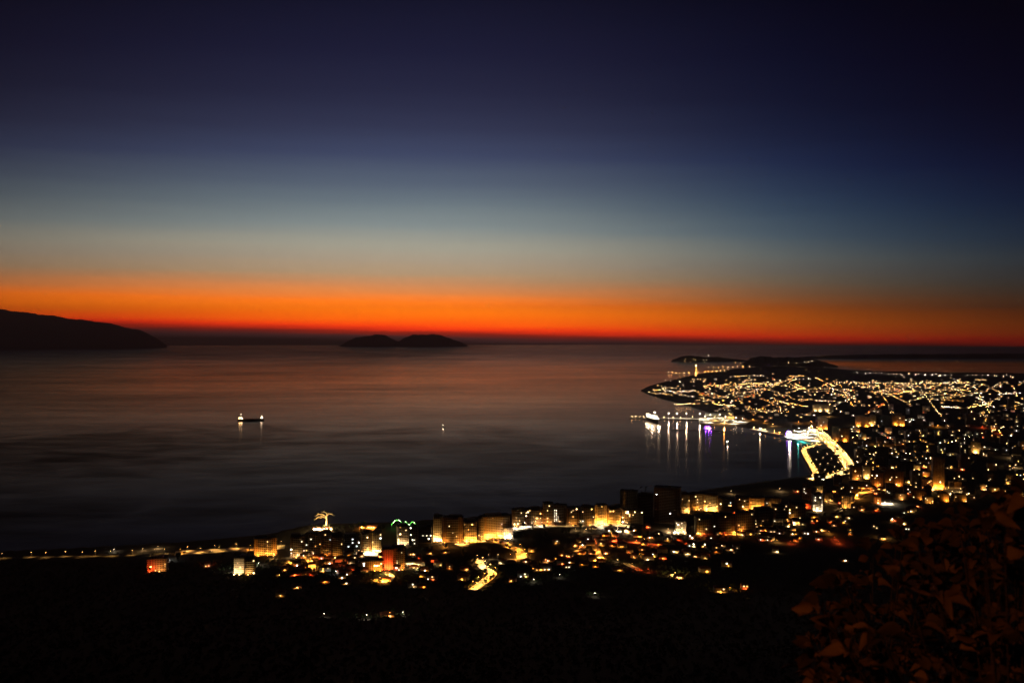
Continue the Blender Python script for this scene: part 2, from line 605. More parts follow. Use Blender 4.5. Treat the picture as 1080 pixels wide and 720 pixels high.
    calm = mm('MAXIMUM', mm('SUBTRACT', rough, mm('MULTIPLY', lagoon, 0.55)), 0.10)
    l(calm, glo.inputs['Roughness'])
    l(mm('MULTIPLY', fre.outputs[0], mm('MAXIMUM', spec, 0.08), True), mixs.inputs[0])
    return m


sea = MB()
SEG, SEA_R = 360, 34000.0
ring = [(SEA_R * math.cos(i * 2 * math.pi / SEG), SEA_R * math.sin(i * 2 * math.pi / SEG), 0.0) for i in range(SEG)]
sea.add([(0, 0, 0)] + ring, [(0, i + 1, (i + 1) % SEG + 1) for i in range(SEG)])
tag(sea.build('sea', water_material()), kind='structure')


def ridge(name, px_profile, base_py, dist_scale=1.0, depth=0.55, seed=0):
    """A hill as a solid ridge: skyline heights given along the bearing, falling away to the water in front and behind."""
    r = random.Random(seed)
    mb = MB()
    Yb = EYE * FPX / (base_py - Y0)
    x0, x1 = px_profile[0][0], px_profile[-1][0]
    n = 150
    rows = 13
    span = (x1 - x0) / FPX * Yb * depth
    vs = []
    for i in range(n + 1):
        px = x0 + (x1 - x0) * i / n
        top = np.interp(px, [p[0] for p in px_profile], [p[1] for p in px_profile])
        for j in range(rows):
            t = j / (rows - 1)
            prof = math.sin(math.pi * t) ** 0.8
            yy = Yb + span * (t - 0.0) * (0.35 + 0.65 * math.sin(math.pi * max(0.02, min(0.98, i / n))) ** 0.5)
            ycrest = Yb + span * 0.5 * (0.35 + 0.65 * math.sin(math.pi * max(0.02, min(0.98, i / n))) ** 0.5)
            zc = max(0.0, EYE - (top - Y0) / FPX * ycrest)
            zc += min(zc * .05, 16.0) * (math.sin(px * .21 + seed) + .6 * math.sin(px * .63 + 2 * seed) + .35 * math.sin(px * 1.7 + seed * 3))
            z = zc * prof
            z *= 1 + 0.05 * math.sin(i * 0.9 + j * 1.7 + seed) * (1 - prof)
            vs.append(((px - CX) / FPX * Yb + (px - CX) / FPX * (yy - Yb), yy, z if 0 < j < rows - 1 else -4.0))
    fs = []
    for i in range(n):
        for j in range(rows - 1):
            a = i * rows + j
            fs.append((a, a + rows, a + rows + 1, a + 1))
    mb.add(vs, fs)
    o = mb.build(name, M['rock'])
    o.data.polygons.foreach_set('use_smooth', [True] * len(o.data.polygons))
    tag(o, kind='structure')


ridge('hill', [(-420, 318), (-250, 312), (-120, 316), (0, 326), (40, 331), (62, 334), (85, 337), (110, 340), (130, 344), (150, 349), (165, 356), (176, 364)], 367.0, depth=0.30, seed=2)
ridge('hill', [(357, 364.8), (366, 360), (375, 356.3), (385, 354.2), (398, 352.6), (408, 354), (416, 358), (420, 359.5), (428, 355.8), (436, 353), (446, 352.4), (458, 352.4), (470, 355), (482, 359), (493, 364)], 365.4, depth=0.35, seed=5)
ridge('hill', [(708, 380), (716, 376.5), (724, 375), (736, 375.2), (746, 377), (756, 376), (768, 377.3), (780, 379), (792, 380.5)], 381.2, depth=0.4, seed=7)
ridge('hill', [(782, 384), (792, 377), (806, 375.6), (824, 376.5), (842, 377.2), (858, 378.6), (872, 382), (884, 386)], 387.0, depth=0.4, seed=9)
ridge('hill', [(800, 379), (850, 376), (890, 374), (930, 373.4), (1000, 373), (1080, 372.6), (1200, 372), (1350, 373)], 378.2, depth=0.10, seed=6)


def ribbon(name, pts_px, width, material, lift=0.35, dense=6.0, kerb=False, world=False):
    pts = [Vector(p) for p in pts_px] if world else [at(*p) for p in pts_px]
    path = []
    for a, b in zip(pts[:-1], pts[1:]):
        k = max(2, int((b - a).length / dense))
        path += [a.lerp(b, i / k) for i in range(k)]
    path.append(pts[-1])
    # round the corners
    for _ in range(3):
        path = [path[0]] + [(path[i - 1] + path[i] * 2 + path[i + 1]) / 4 for i in range(1, len(path) - 1)] + [path[-1]]
    mb = MB()
    vs = []
    for i, p in enumerate(path):
        d = (path[min(i + 1, len(path) - 1)] - path[max(i - 1, 0)])
        d.z = 0
        d.normalize()
        nrm = Vector((-d.y, d.x, 0))
        zc = max(float(ground(p.x + nrm.x * s, p.y + nrm.y * s)) for s in (-width / 2, 0, width / 2)) + lift
        for s in (-width / 2, width / 2):
            q = p + nrm * s
            vs += [(q.x, q.y, zc), (q.x, q.y, zc - 3.0)]
    fs = []
    for i in range(len(path) - 1):
        a = i * 4
        fs += [(a, a + 4, a + 6, a + 2), (a, a + 1, a + 5, a + 4), (a + 2, a + 6, a + 7, a + 3)]
    mb.add(vs, fs)
    tag(mb.build(name, material), kind='structure')
    return path


def plaza(name, px, material, z=4.5):
    pts = [flat(*p, z=z) for p in px]
    mb = MB()
    out_ = [(p.x, p.y) for p in pts]
    ar = sum(out_[i][0] * out_[(i + 1) % len(out_)][1] - out_[(i + 1) % len(out_)][0] * out_[i][1] for i in range(len(out_)))
    if ar < 0:
        out_.reverse()
    mb.prism(out_, -4.0, z)
    tag(mb.build(name, material), kind='structure')


# ------------------------------------------------------------------ the air over the bay
hz = bpy.data.materials.new('evening_haze')
hz.use_nodes = True
hz.node_tree.nodes.clear()
hv = hz.node_tree.nodes.new('ShaderNodeVolumePrincipled')
hv.inputs['Color'].default_value = (0.66, 0.64, 0.68, 1)
hv.inputs['Density'].default_value = HAZE
hv.inputs['Anisotropy'].default_value = 0.3
ho = hz.node_tree.nodes.new('ShaderNodeOutputMaterial')
hz.node_tree.links.new(hv.outputs[0], ho.inputs['Volume'])
tag(MB().box((0, 0, 895), (72000, 72000, 1810)).build('haze', hz), kind='stuff')

# ------------------------------------------------------------------ street lamps
def lamp_light(name, col, power, radius=0.35, spot=None):
    d = bpy.data.lights.new(name, 'SPOT' if spot else 'POINT')
    if spot:
        d.spot_size = math.radians(spot)
        d.spot_blend = 0.7 if spot < 170 else 0.12
    d.color = col
    d.energy = power
    d.shadow_soft_size = radius
    return d


LC = {'sodium': SODIUM, 'amber': AMBER, 'warm': WARM, 'white': WHITE, 'cool': COOL, 'red': RED, 'teal': (.05, .8, .75), 'violet': (.2, .04, 1), 'green': (.08, 1, .35)}
_lights = {}


def light_data(col, power, spot):
    k = (col, round(power), spot)
    if k not in _lights:
        _lights[k] = lamp_light('%s_lamp_light' % col, LC[col], power, .35, spot)
    return _lights[k]


POLE_MESH = MB().tube([(0, 0, -1.5), (0, 0, 4), (0, 0, 8.0), (0.5, 0, 8.7), (1.6, 0, 8.9)], [.13, .11, .08, .06, .05], 6).mesh('pole', M['pole'])
_heads = {}


def head_mesh(col, dim=False):
    key = (col, dim)
    if key not in _heads:
        mb = MB()
        mb.box((0, 0, 0.06), (1.1, 0.5, 0.12), m=1, top=.7)
        mb.box((0, 0, -0.14), (1.0, 0.44, 0.28))
        _heads[key] = mb.mesh('lamp_head', [(HEADN if dim else HEAD)[col], M['pole']])
    return _heads[key]


CNAME = {'sodium': 'orange', 'amber': 'amber', 'warm': 'warm white', 'white': 'white', 'cool': 'cool white', 'red': 'red', 'teal': 'teal', 'violet': 'violet', 'green': 'green'}
LAMP_N = [0]


def lamp(p, col, power, label, group, rz=None, hscale=1.0, head=1.0, spot=132, kind='street_lamp'):
    LAMP_N[0] += 1
    t = empty(kind, p, random.uniform(0, 6.28) if rz is None else rz, label, kind.replace('_', ' '), group)
    put('pole', POLE_MESH, t, scale=(1, 1, hscale))
    put('lamp_head', head_mesh(col, p[1] < 2700), t, loc=(1.9, 0, 8.85 * hscale), scale=(head, head, head))
    if power:
        lo = bpy.data.objects.new('lamp_light', light_data(col, power, spot))
        COL.objects.link(lo)
        lo.parent = t
        lo.location = (1.9, 0, 8.85 * hscale - 0.7 * head)
    return t


def lamps_along(path, spacing, col, power, where, group, side=4.0, start=0.5, jitter=0.25, hscale=1.0, head=1.0, mix=None):
    acc, n = spacing * start, 0
    ln = sum((b - a).length for a, b in zip(path[:-1], path[1:]))
    pos, d0, nxt = [], 0.0, acc
    for a, b in zip(path[:-1], path[1:]):
        sl = (b - a).length
        while nxt <= d0 + sl:
            q = a.lerp(b, (nxt - d0) / sl)
            d = (b - a).normalized()
            pos.append((q, Vector((-d.y, d.x, 0))))
            nxt += spacing * random.uniform(1 - jitter, 1 + jitter)
        d0 += sl
    for i, (q, nr) in enumerate(pos):
        sgn = 1 if i % 2 else -1
        p = q + nr * side * sgn
        p.z = float(ground(p.x, p.y))
        c = random.choice(mix) if mix else col
        lamp(p, c, power * 2.2, '%s street lamp, %s along %s' % (CNAME[c], nth(i + 1), where), group,
             math.atan2(-nr.y * sgn, -nr.x * sgn), hscale, head)
    return len(pos)


PW = 5000.0
r0 = ribbon('road', [(-45, 590), (45, 588), (100, 587), (150, 586), (184, 584)], 9, M['asphalt'])
lamps_along(r0, 27, 'amber', PW * .6, 'the shore road from the far cape end', 'lamps along the shore road', 5.5, jitter=.6)
r1 = ribbon('road', [(184, 584), (190, 583.6), (230, 581), (268, 579), (300, 577)], 24, M['paving'])
lamps_along(r1, 17, 'amber', PW * 1.0, 'the bright stretch of the shore road', 'lamps along the shore road', 9.5, jitter=.5, mix=['amber', 'amber', 'sodium'])
r2 = ribbon('road', [(296, 589), (330, 588), (360, 587), (385, 585.5), (408, 584)], 7, M['asphalt'])
lamps_along(r2, 34, 'warm', PW * .7, 'the street under the brown blocks', 'lamps in the street under the brown blocks', 4.5)
r3 = ribbon('road', [(482, 575), (503, 571), (518, 568.5), (527, 571.5), (540, 577), (548.5, 582), (551, 590)], 17, M['paving'])
lamps_along(r3, 19, 'sodium', PW * 2.4, 'the orange avenue before the big block', 'lamps along the orange avenue', 8.5, mix=['sodium', 'amber', 'sodium'])
r5 = ribbon('road', [(498, 622.5), (507, 616), (516, 610), (520.5, 604.5), (514, 601.5), (508.5, 598), (505, 592.5), (507, 590.5)], 13, M['paving'])
r5b = ribbon('lane', [(509, 590.5), (530, 590.2), (549, 590.4)], 5, M['asphalt'])
cut = len(r5)
lamps_along(r5[:cut], 15, 'amber', PW * 3.2, 'the winding hillside road', 'lamps on the winding hillside road', 6.5, mix=['amber', 'amber', 'warm', 'sodium'])
lamps_along(r5b, 17, 'warm', PW * .45, 'the level lane above the bend', 'lamps in the level lane', 3.5)
r6 = ribbon('road', [(538, 559), (553, 556), (568, 554.5), (600, 554.5), (628, 554), (648, 553), (668, 556)], 20, M['paving'])
lamps_along(r6[:int(len(r6) * .30)], 11, 'white', PW * 2.2, 'the floodlit forecourt beyond the avenue', 'lamps of the floodlit forecourt', 8.0)
lamps_along(r6[int(len(r6) * .30):int(len(r6) * .66)], 22, 'warm', PW * .6, 'the street below the window-lit blocks', 'lamps below the window-lit blocks', 5.0)
lamps_along(r6[int(len(r6) * .66):], 11, 'warm', PW * 1.6, 'the dazzling terrace under the orange block', 'lamps of the dazzling terrace', 8.0)

# promenade and boulevards round the bay corner
plaza('promenade', [(796, 452.6), (815, 450.5), (838, 452), (858, 450.5), (872, 457), (884, 470), (868, 473.5), (858, 468.0), (832, 461.8)], M['paving'])
b1 = ribbon('promenade', [(793, 452), (815, 456), (832, 460), (850, 463.5), (866, 467)], 20, M['paving'], dense=14)
lamps_along(b1, 40, 'amber', PW * 6.0, 'the quay promenade by the bay', 'lamps on the quay promenade', 6, mix=['amber', 'warm'], head=1.5)
b2 = ribbon('promenade', [(866, 468), (852, 471.5), (847.5, 475), (851, 482), (856, 490), (861, 499), (862, 504)], 17, M['paving'], dense=12)
lamps_along(b2, 24, 'amber', PW * 4.5, 'the pale path round the park by the water', 'lamps on the park path', 5, head=1.3)
b3 = ribbon('road', [(853, 505.5), (868, 504), (883, 501), (896, 495.5)], 26, M['paving'], dense=12)
lamps_along(b3, 15, 'amber', PW * 5, 'the avenue closing the park', 'lamps on the avenue closing the park', 8, head=1.4, mix=['amber', 'warm'])
b4 = ribbon('road', [(858, 452), (868, 459), (880, 471), (890, 482), (896, 491), (897, 500)], 32, M['paving'], dense=14)
lamps_along(b4, 17, 'amber', PW * 7, 'the main boulevard behind the promenade', 'lamps on the main boulevard', 12, head=1.5, mix=['amber', 'warm', 'amber'])
b5 = ribbon('road', [(897, 503), (915, 504.5)], 26, M['paving'], dense=12)
lamps_along(b5, 14, 'amber', PW * 4, 'the short street off the boulevard', 'lamps in the short street', 7, head=1.3)
b6 = ribbon('road', [(896, 492), (908, 489)], 24, M['paving'], dense=12)
lamps_along(b6, 16, 'white', PW * 2.4, 'the side street above the short street', 'lamps in the side street', 7, head=1.3)
i = 0
for px, py in ((842, 455), (848, 458), (854, 455), (860, 458), (866, 463), (852, 461), (860, 465), (838, 458), (845, 461.5), (868, 457), (874, 466), (842, 459.5), (856, 453)):
    i += 1
    lamp(at(px, py), 'white' if px < 862 else 'amber', PW * 60, 'tall white floodlight mast, %s on the crowded promenade square' % nth(i), 'floodlights on the promenade square', hscale=1.7, head=2.0, kind='floodlight_mast')
i = 0
for px, py in ((852, 475), (858, 473), (866, 474), (862, 478), (872, 480), (878, 485), (868, 484), (862, 486), (874, 490), (884, 489), (866, 491), (880, 494), (870, 497)):
    i += 1
    lamp(at(px, py), 'warm', PW * .25, 'short white park lamp, %s among the dark park trees' % nth(i), 'lamps in the dark park', hscale=.6, head=1.3, kind='park_lamp')

# single lamps and small pools of light seen across the town: pixel, colour, power factor, where
SPOTS = [
    ((118, 582), 'white', .3, 'on the dark shore before the far road'), ((150, 581), 'warm', .5, 'by the pale kiosk on the shore'), ((165, 579), 'warm', .9, 'beside the beach pavilion'),
    ((176, 591), 'cool', .8, 'beside the red-walled house'), ((166, 601), 'amber', 1.1, 'before the red-walled house'), ((172, 602), 'amber', 1.1, 'below the red-walled house'), ((218, 597), 'red', .6, 'at the isolated red hut'),
    ((252, 603), 'white', 1.6, 'before the brightly washed white house'), ((258, 605), 'white', 1.6, 'at the corner of the washed white house'), ((272, 596), 'white', .7, 'beyond the washed white house'),
    ((285, 583), 'amber', 1.0, 'at the foot of the lone orange block'), ((279, 586), 'amber', .8, 'before the lone orange block'), ((289, 589), 'amber', .9, 'in the yard past the orange block'),
    ((303, 594), 'sodium', 1.3, 'by the ruddy trees'), ((326, 592), 'sodium', 1.6, 'at the top of the ruddy lane'), ((330, 600), 'sodium', 1.5, 'at the bottom of the ruddy lane'), ((344, 594), 'red', 1.0, 'among the tiled roofs'),
    ((357, 596), 'red', 1.0, 'by the low red roofs'), ((364, 604), 'warm', .9, 'at the lower gate of the tiled houses'), ((355, 605), 'cool', .3, 'at the hillside gate'), ((351, 588), 'warm', .7, 'behind the tall brown block'),
    ((386, 584), 'warm', 2.2, 'in the dazzling yard'), ((392, 585), 'white', 2.4, 'in the middle of the dazzling yard'), ((398, 584), 'warm', 2.2, 'at the end of the dazzling yard'), ((386, 577), 'warm', 1.4, 'between two brown blocks'),
    ((384, 600), 'warm', 1.2, 'before the arcade house'), ((391, 600), 'sodium', 1.6, 'along the arcade house'), ((399, 600), 'sodium', 1.6, 'at the end of the arcade'), ((409, 600), 'red', 1.9, 'at the foot of the red tower'),
    ((399, 612), 'sodium', 1.6, 'on the fiery bend'), ((405, 614), 'sodium', 2.0, 'in the middle of the fiery bend'), ((412, 608), 'amber', 1.6, 'above the fiery bend'), ((406, 607), 'amber', 1.6, 'at the top of the fiery bend'), ((416, 600), 'warm', 1.2, 'in the court past the red tower'),
    ((422, 600), 'amber', 1.2, 'in the court beyond the red tower'), ((436, 597), 'warm', 1.2, 'on the pale court wall'), ((439, 602), 'warm', 1.2, 'at the foot of the pale court'), ((425, 573), 'white', 2.4, 'at the glaring corner'), ((430, 574), 'white', 2.0, 'along the glaring corner'),
    ((460, 568), 'amber', 1.9, 'at the yellow flank'), ((465, 571), 'amber', 1.9, 'past the yellow flank'), ((470, 577), 'sodium', 1.3, 'below the dim brown block'), ((484, 574), 'amber', 1.2, 'at the corner of the balcony block'),
    ((492, 572), 'sodium', 1.4, 'before the balcony block'), ((499, 571), 'sodium', 1.4, 'along the balcony block'), ((514, 567), 'sodium', 1.9, 'before the big orange block'), ((522, 566), 'sodium', 1.9, 'midway along the big orange block'), ((530, 565), 'sodium', 1.7, 'at the end of the big orange block'), ((535, 568), 'white', 1.4, 'before the white-barred house'),
    ((545, 590), 'sodium', 1.6, 'at the end of the avenue'), ((551, 587), 'sodium', 1.6, 'at the mouth of the avenue'), ((566, 602), 'amber', 1.1, 'at the yellow farmyard'), ((571, 601), 'warm', .9, 'past the yellow farmyard'), ((575, 592), 'sodium', 1.0, 'above the yellow farmyard'), ((562, 614), 'white', .25, 'on the dark slope under the farmyard'), ((592, 609), 'white', .2, 'on the dark slope alone'),
    ((586, 553), 'white', 1.1, 'below the white window wall'), ((607, 560), 'warm', .9, 'at the pale shop front'), ((619, 560), 'warm', .9, 'past the pale shop front'), ((634, 556), 'white', 2.2, 'on the dazzling terrace edge'), ((651, 560), 'white', 1.2, 'at the lit car park'), ((660, 561), 'warm', 1.6, 'along the lit car park'),
    ((610, 581), 'sodium', 1.1, 'by the small burning yard'), ((627, 571), 'red', 1.3, 'above the burning lane'), ((629, 582), 'sodium', 1.8, 'in the burning lane'), ((633, 588), 'sodium', 2.0, 'at the foot of the burning lane'), ((634, 575), 'amber', 1.1, 'beside the burning lane'), ((651, 571), 'red', 1.5, 'under the scarlet roofs'), ((672, 572), 'red', 1.1, 'on the scarlet lane'),
    ((679, 571), 'amber', 1.1, 'on the amber lane'), ((690, 575), 'red', .9, 'at the end of the scarlet lane'), ((674, 587), 'sodium', .7, 'by the lone tiled roof'), ((653, 593), 'warm', .5, 'at the upper farm gate'), ((667, 597), 'amber', 1.1, 'at the lower farm gate'), ((673, 601), 'red', .8, 'below the farm gate'), ((685, 603), 'red', .5, 'past the farm gate'),
    ((714, 607), 'amber', 1.6, 'at the yellow hillside house'), ((717, 609), 'amber', 1.2, 'below the yellow hillside house'), ((706, 560), 'warm', 1.6, 'beside the white floodlit house'), ((713, 562), 'white', 1.6, 'before the white floodlit house'), ((721, 563), 'white', 1.3, 'past the white floodlit house'), ((738, 556), 'warm', .8, 'at the pale villa'), ((737, 564), 'sodium', .9, 'by the reddish villa'), ((743, 565), 'red', .8, 'past the reddish villa'),
    ((720, 536), 'warm', 1.2, 'behind the crane'), ((747, 537), 'amber', 1.8, 'under the ochre shore block'), ((754, 537), 'amber', 1.8, 'past the ochre shore block'), ((774, 563), 'sodium', 1.1, 'on the copper lane'), ((781, 563), 'sodium', 1.1, 'at the end of the copper lane'), ((764, 564), 'red', .8, 'before the copper lane'), ((778, 575), 'sodium', .9, 'at the lone copper roof'),
    ((823, 548), 'amber', 1.2, 'at the top of the angled street'), ((831, 550), 'amber', 1.2, 'midway on the angled street'), ((838, 553), 'warm', 1.4, 'at the foot of the angled street'), ((809, 560), 'sodium', 1.0, 'by the coppery garden'), ((820, 572), 'amber', 1.0, 'in the yellow garden'), ((833, 573), 'red', .7, 'past the yellow garden'),
    ((822, 518), 'warm', 1.2, 'at the shore cafe'), ((771, 521), 'warm', .6, 'on the shore terrace'), ((863, 540), 'warm', 1.0, 'at the foot of the white slab'), ((876, 530), 'amber', 1.4, 'at the yellow kiosk'), ((888, 538), 'warm', 1.0, 'at the pale depot'), ((880, 569), 'red', 1.0, 'at the red-lit garden'), ((884, 573), 'red', 1.0, 'below the red-lit garden'), ((876, 563), 'sodium', .8, 'above the red-lit garden'),
    ((904, 525), 'sodium', 1.9, 'at the orange crossing'), ((909, 520), 'sodium', 1.7, 'above the orange crossing'), ((917, 518), 'sodium', 1.4, 'past the orange crossing'), ((925, 530), 'white', 2.2, 'at the head of the floodlit yard'), ((933, 531), 'white', 2.2, 'in the middle of the floodlit yard'), ((940, 531), 'white', 2.0, 'at the end of the floodlit yard'), ((953, 512), 'amber', 1.5, 'under the twin brown towers'),
    ((981, 516), 'amber', 2.2, 'before the uplit tower'), ((988, 514), 'amber', 2.8, 'at the foot of the uplit tower'), ((993, 514), 'amber', 2.2, 'past the uplit tower'), ((1006, 521), 'warm', 1.8, 'at the green-tinged yard'), ((1013, 518), 'warm', 1.2, 'past the green-tinged yard'), ((927, 469), 'sodium', 3.4, 'at the orange market'), ((932, 470), 'sodium', 2.6, 'beyond the orange market'),
    ((913, 499), 'amber', 1.6, 'at the foot of the pale slab'), ((1030, 476), 'amber', 2.0, 'below the lone far tower'), ((1068, 483), 'warm', 1.8, 'at the pale far depot'), ((1071, 493), 'warm', 1.8, 'below the pale far depot'), ((904, 449), 'warm', 2.4, 'at the pale inland square'), ((990, 450), 'sodium', 2.4, 'at the small inland square'), ((912, 447), 'sodium', 2.4, 'behind the dim long block'), ((945, 446), 'sodium', 2.4, 'behind the far long block'),
    ((1048, 441), 'sodium', 2.6, 'at the red-roofed district'), ((1037, 451), 'red', 2.6, 'in the red-lit district'), ((1055, 457), 'red', 2.6, 'under the red-lit district'), ((1067, 429), 'amber', 3, 'at the far amber tower'), ((873, 439), 'amber', 3, 'at the pale far hotel'), ((807, 446), 'sodium', 3.0, 'on the coppery harbour street'), ((815, 449), 'amber', 3.0, 'at the harbour corner'), ((794, 443), 'sodium', 3, 'at the coppery warehouses'), ((783, 441), 'sodium', 3, 'behind the port sheds'),
    ((842, 446), 'sodium', 2.4, 'behind the promenade square'), ((856, 446), 'sodium', 2.4, 'inland of the promenade square'), ((889, 462), 'sodium', 2.2, 'between the twin brown slabs'), ((866, 449), 'sodium', 2.4, 'at the back of the boulevard'), ((935, 505), 'sodium', 1.2, 'in the brown courtyard'), ((924, 513), 'red', 1.2, 'in the dim red courtyard'), ((904, 507), 'amber', 1.2, 'in the corner of the brown courtyard'),
    ((932, 567), 'amber', 1.2, 'at the yellow house under the shrub'), ((404, 649), 'warm', .5, 'at the lone hillside farm'), ((410, 651), 'sodium', .5, 'past the lone hillside farm'), ((388, 653), 'white', .25, 'below the lone hillside farm'), ((425, 649), 'white', .12, 'at the farm track end'),
    ((755, 624), 'amber', .9, 'at the long hillside house'), ((763, 624), 'amber', 1.0, 'midway by the long hillside house'), ((770, 623), 'sodium', .8, 'past the long hillside house'), ((784, 621), 'amber', .9, 'at the small hillside house'), ((626, 629), 'white', .2, 'on the unlit slope'), ((340, 651), 'white', .12, 'on the black slope'),
]
for (px, py), c, k, where in SPOTS:
    near_k = 1.0 if py > 540 else 1.25
    lamp(at(px, py), c, PW * (2.2 if k < 1.5 else 3.6) * k * near_k, '%s street lamp %s' % (CNAME[c], where), 'lamps scattered through the town', hscale=.48 if py > 530 else .8, head=.8 if py > 530 else 1.2, spot=178)

for pts, wd in (([(629, 565), (627, 573), (630, 582), (634, 591)], 13), ([(394, 611), (401, 615), (409, 614), (413, 608), (406, 603)], 10), ([(561, 603), (570, 602), (574, 597), (576, 590)], 10), ([(324, 589), (329, 596), (330, 606)], 9), ([(300, 592), (308, 595), (313, 597)], 9),
                ([(646, 570.5), (665, 572.5), (690, 573.5), (712, 574)], 10), ([(818, 546.5), (830, 550), (842, 554)], 14), ([(644, 560.5), (664, 561.5)], 18), ([(920, 531), (943, 532)], 26), ([(976, 517), (997, 515)], 20), ([(1002, 522), (1014, 519)], 18), ([(750, 625), (774, 625)], 8),
                ([(901, 526), (909, 520), (920, 518.5)], 18), ([(380, 584), (402, 586.5)], 24), ([(704, 562), (725, 564.5)], 14), ([(418, 575), (433, 577)], 16), ([(660, 594), (676, 602)], 9), ([(765, 564), (785, 563.5)], 10), ([(410, 602), (440, 600)], 10), ([(922, 470), (936, 471)], 30), ([(606, 581), (613, 583)], 10), ([(708, 606), (720, 611)], 10)):
    ribbon('lane', pts, wd, M['paving'], lift=.25)

# ------------------------------------------------------------------ buildings
WIN_MESH = {}


def win_mesh(key):
    if key not in WIN_MESH:
        WIN_MESH[key] = MB().box((0, 0, 0), (1.5, 0.12, 1.5)).mesh('window', WIN[key])
    return WIN_MESH[key]


TALL_N = {}


def block(px0, px1, top, base, wall, label, group, lit=6, wincol='warm', winstr=(1, 3, 3, 12), balconies=True, rz=None, wash=(), depth=15.0, hide_base=0.0, grid=None, parts=True, tank=True):
    """An apartment block: walls, roof with stair head, a balcony to each storey, lit windows."""
    g0 = at((px0 + px1) / 2, base)
    Yd = g0.y
    w = max(6.0, (px1 - px0) * Yd / FPX)
    h = max(5.0, (EYE - (top - Y0) / FPX * Yd) - g0.z)
    rz = random.uniform(-.22, .22) if rz is None else rz
    face = math.atan2(-g0.x, g0.y) * 0.6 + rz
    t = empty('apartment_building', g0, face, label, 'building', group)
    wb = MB().box((0, depth / 2, h / 2 - 1.5), (w, depth, h + 3.0))
    wb.build('wall', WALLS[wall], t)
    rb = MB()
    rb.box((0, depth / 2, h + .12), (w + .7, depth + .7, .24))
    rb.box((0, .12 - .2, h + .65), (w + .5, .2, .85)).box((0, depth - .12 + .2, h + .65), (w + .5, .2, .85))
    rb.box((-w / 2 + .0, depth / 2, h + .62), (.2, depth - .2, .8)).box((w / 2, depth / 2, h + .62), (.2, depth - .2, .8))
    sx = random.uniform(-.25, .25) * w
    ro = rb.build('roof', M['roofing'], t)
    MB().box((sx, depth * .55, h + 1.6), (min(5, w * .4), 4.5, 2.8)).box((sx, depth * .55, h + 3.1), (min(5.6, w * .45), 5.1, .2)).build('stair_head', WALLS[wall], ro)
    if parts and random.random() < .6:
        pw_ = w * random.uniform(.45, .7)
        px_ = random.uniform(-.5, .5) * (w - pw_) * .9
        MB().box((px_, depth * .62, h + 1.65), (pw_, depth * .6, 2.9)).box((px_, depth * .6, h + 3.2), (pw_ + 1, depth * .68, .22)).build('penthouse', WALLS[wall], t)
    fl = 3.0
    ns = int(h / fl)
    if balconies and parts:
        bw = w * (.86 if len(label) % 2 else .6)
        bb = MB()
        bb.box((0, -.62, 0), (bw, 1.2, .18)).box((0, -1.18, .52), (bw, .10, .86))
        bb.box((-bw / 2 + .05, -.6, .50), (.08, 1.02, .8)).box((bw / 2 - .05, -.6, .50), (.08, 1.02, .8))
        me = bb.mesh('balcony', M['render_white'] if wall != 'white' else M['render_ochre'])
        for s in range(1, ns):
            put('balcony', me, t, loc=(0, 0, s * fl))
    if tank and parts and w > 10:
        MB().tube([(sx + 4, depth * .4, h + .25), (sx + 4, depth * .4, h + 1.9)], .75, 10).build('water_tank', M['steel'], t)
    if not wash and 'unlit' not in label and g0.y < 1700 and random.random() < .75:
        wash = [(random.uniform(-.35, .35), random.choice(['sodium', 'sodium', 'amber']), random.uniform(.12, .45))]
    for (fx, wc, wk) in wash:  # floodlights added in front so the facade glows
        fy = -7.2 if g0.y < 1640 else -4.9
        fo = MB().box((fx * w, fy, 2.2), (1.0, .5, .5)).box((fx * w, fy, .4), (.2, .2, 3.2), m=1).build('floodlight', [(HEADN if g0.y < 2100 else HEAD)[wc], M['pole']], t)
        lo = bpy.data.objects.new('flood_light', light_data(wc, PW * wk * (3.2 if g0.y < 1640 else 2.0), 150))
        lo.rotation_euler = (math.radians(112), 0, 0)
        COL.objects.link(lo)
        lo.parent = fo
        lo.location = (fx * w, -6.5 if g0.y < 1640 else -4.2, 2.6)
    bays = max(2, int(w / 3.2))
    cells = [(i, s) for i in range(bays) for s in range(ns)]
    random.shuffle(cells)
    if grid:
        cells = [(i, s) for i in range(bays) for s in range(ns) if grid[0] <= (i + .5) / bays <= grid[1] and grid[2] <= (s + .5) / max(1, ns) <= grid[3]] + cells
    for (i, s) in cells[:lit]:
        key = (wincol if random.random() < .75 else random.choice(['warm', 'white', 'cool', 'amber']), random.choice(winstr))
        put('window', win_mesh(key), t, loc=(-w / 2 + (i + .5) * w / bays, -.08, s * fl + 1.7), scale=(random.choice([.8, 1, 1.3]), 1, random.choice([.8, 1, 1])))
    return t


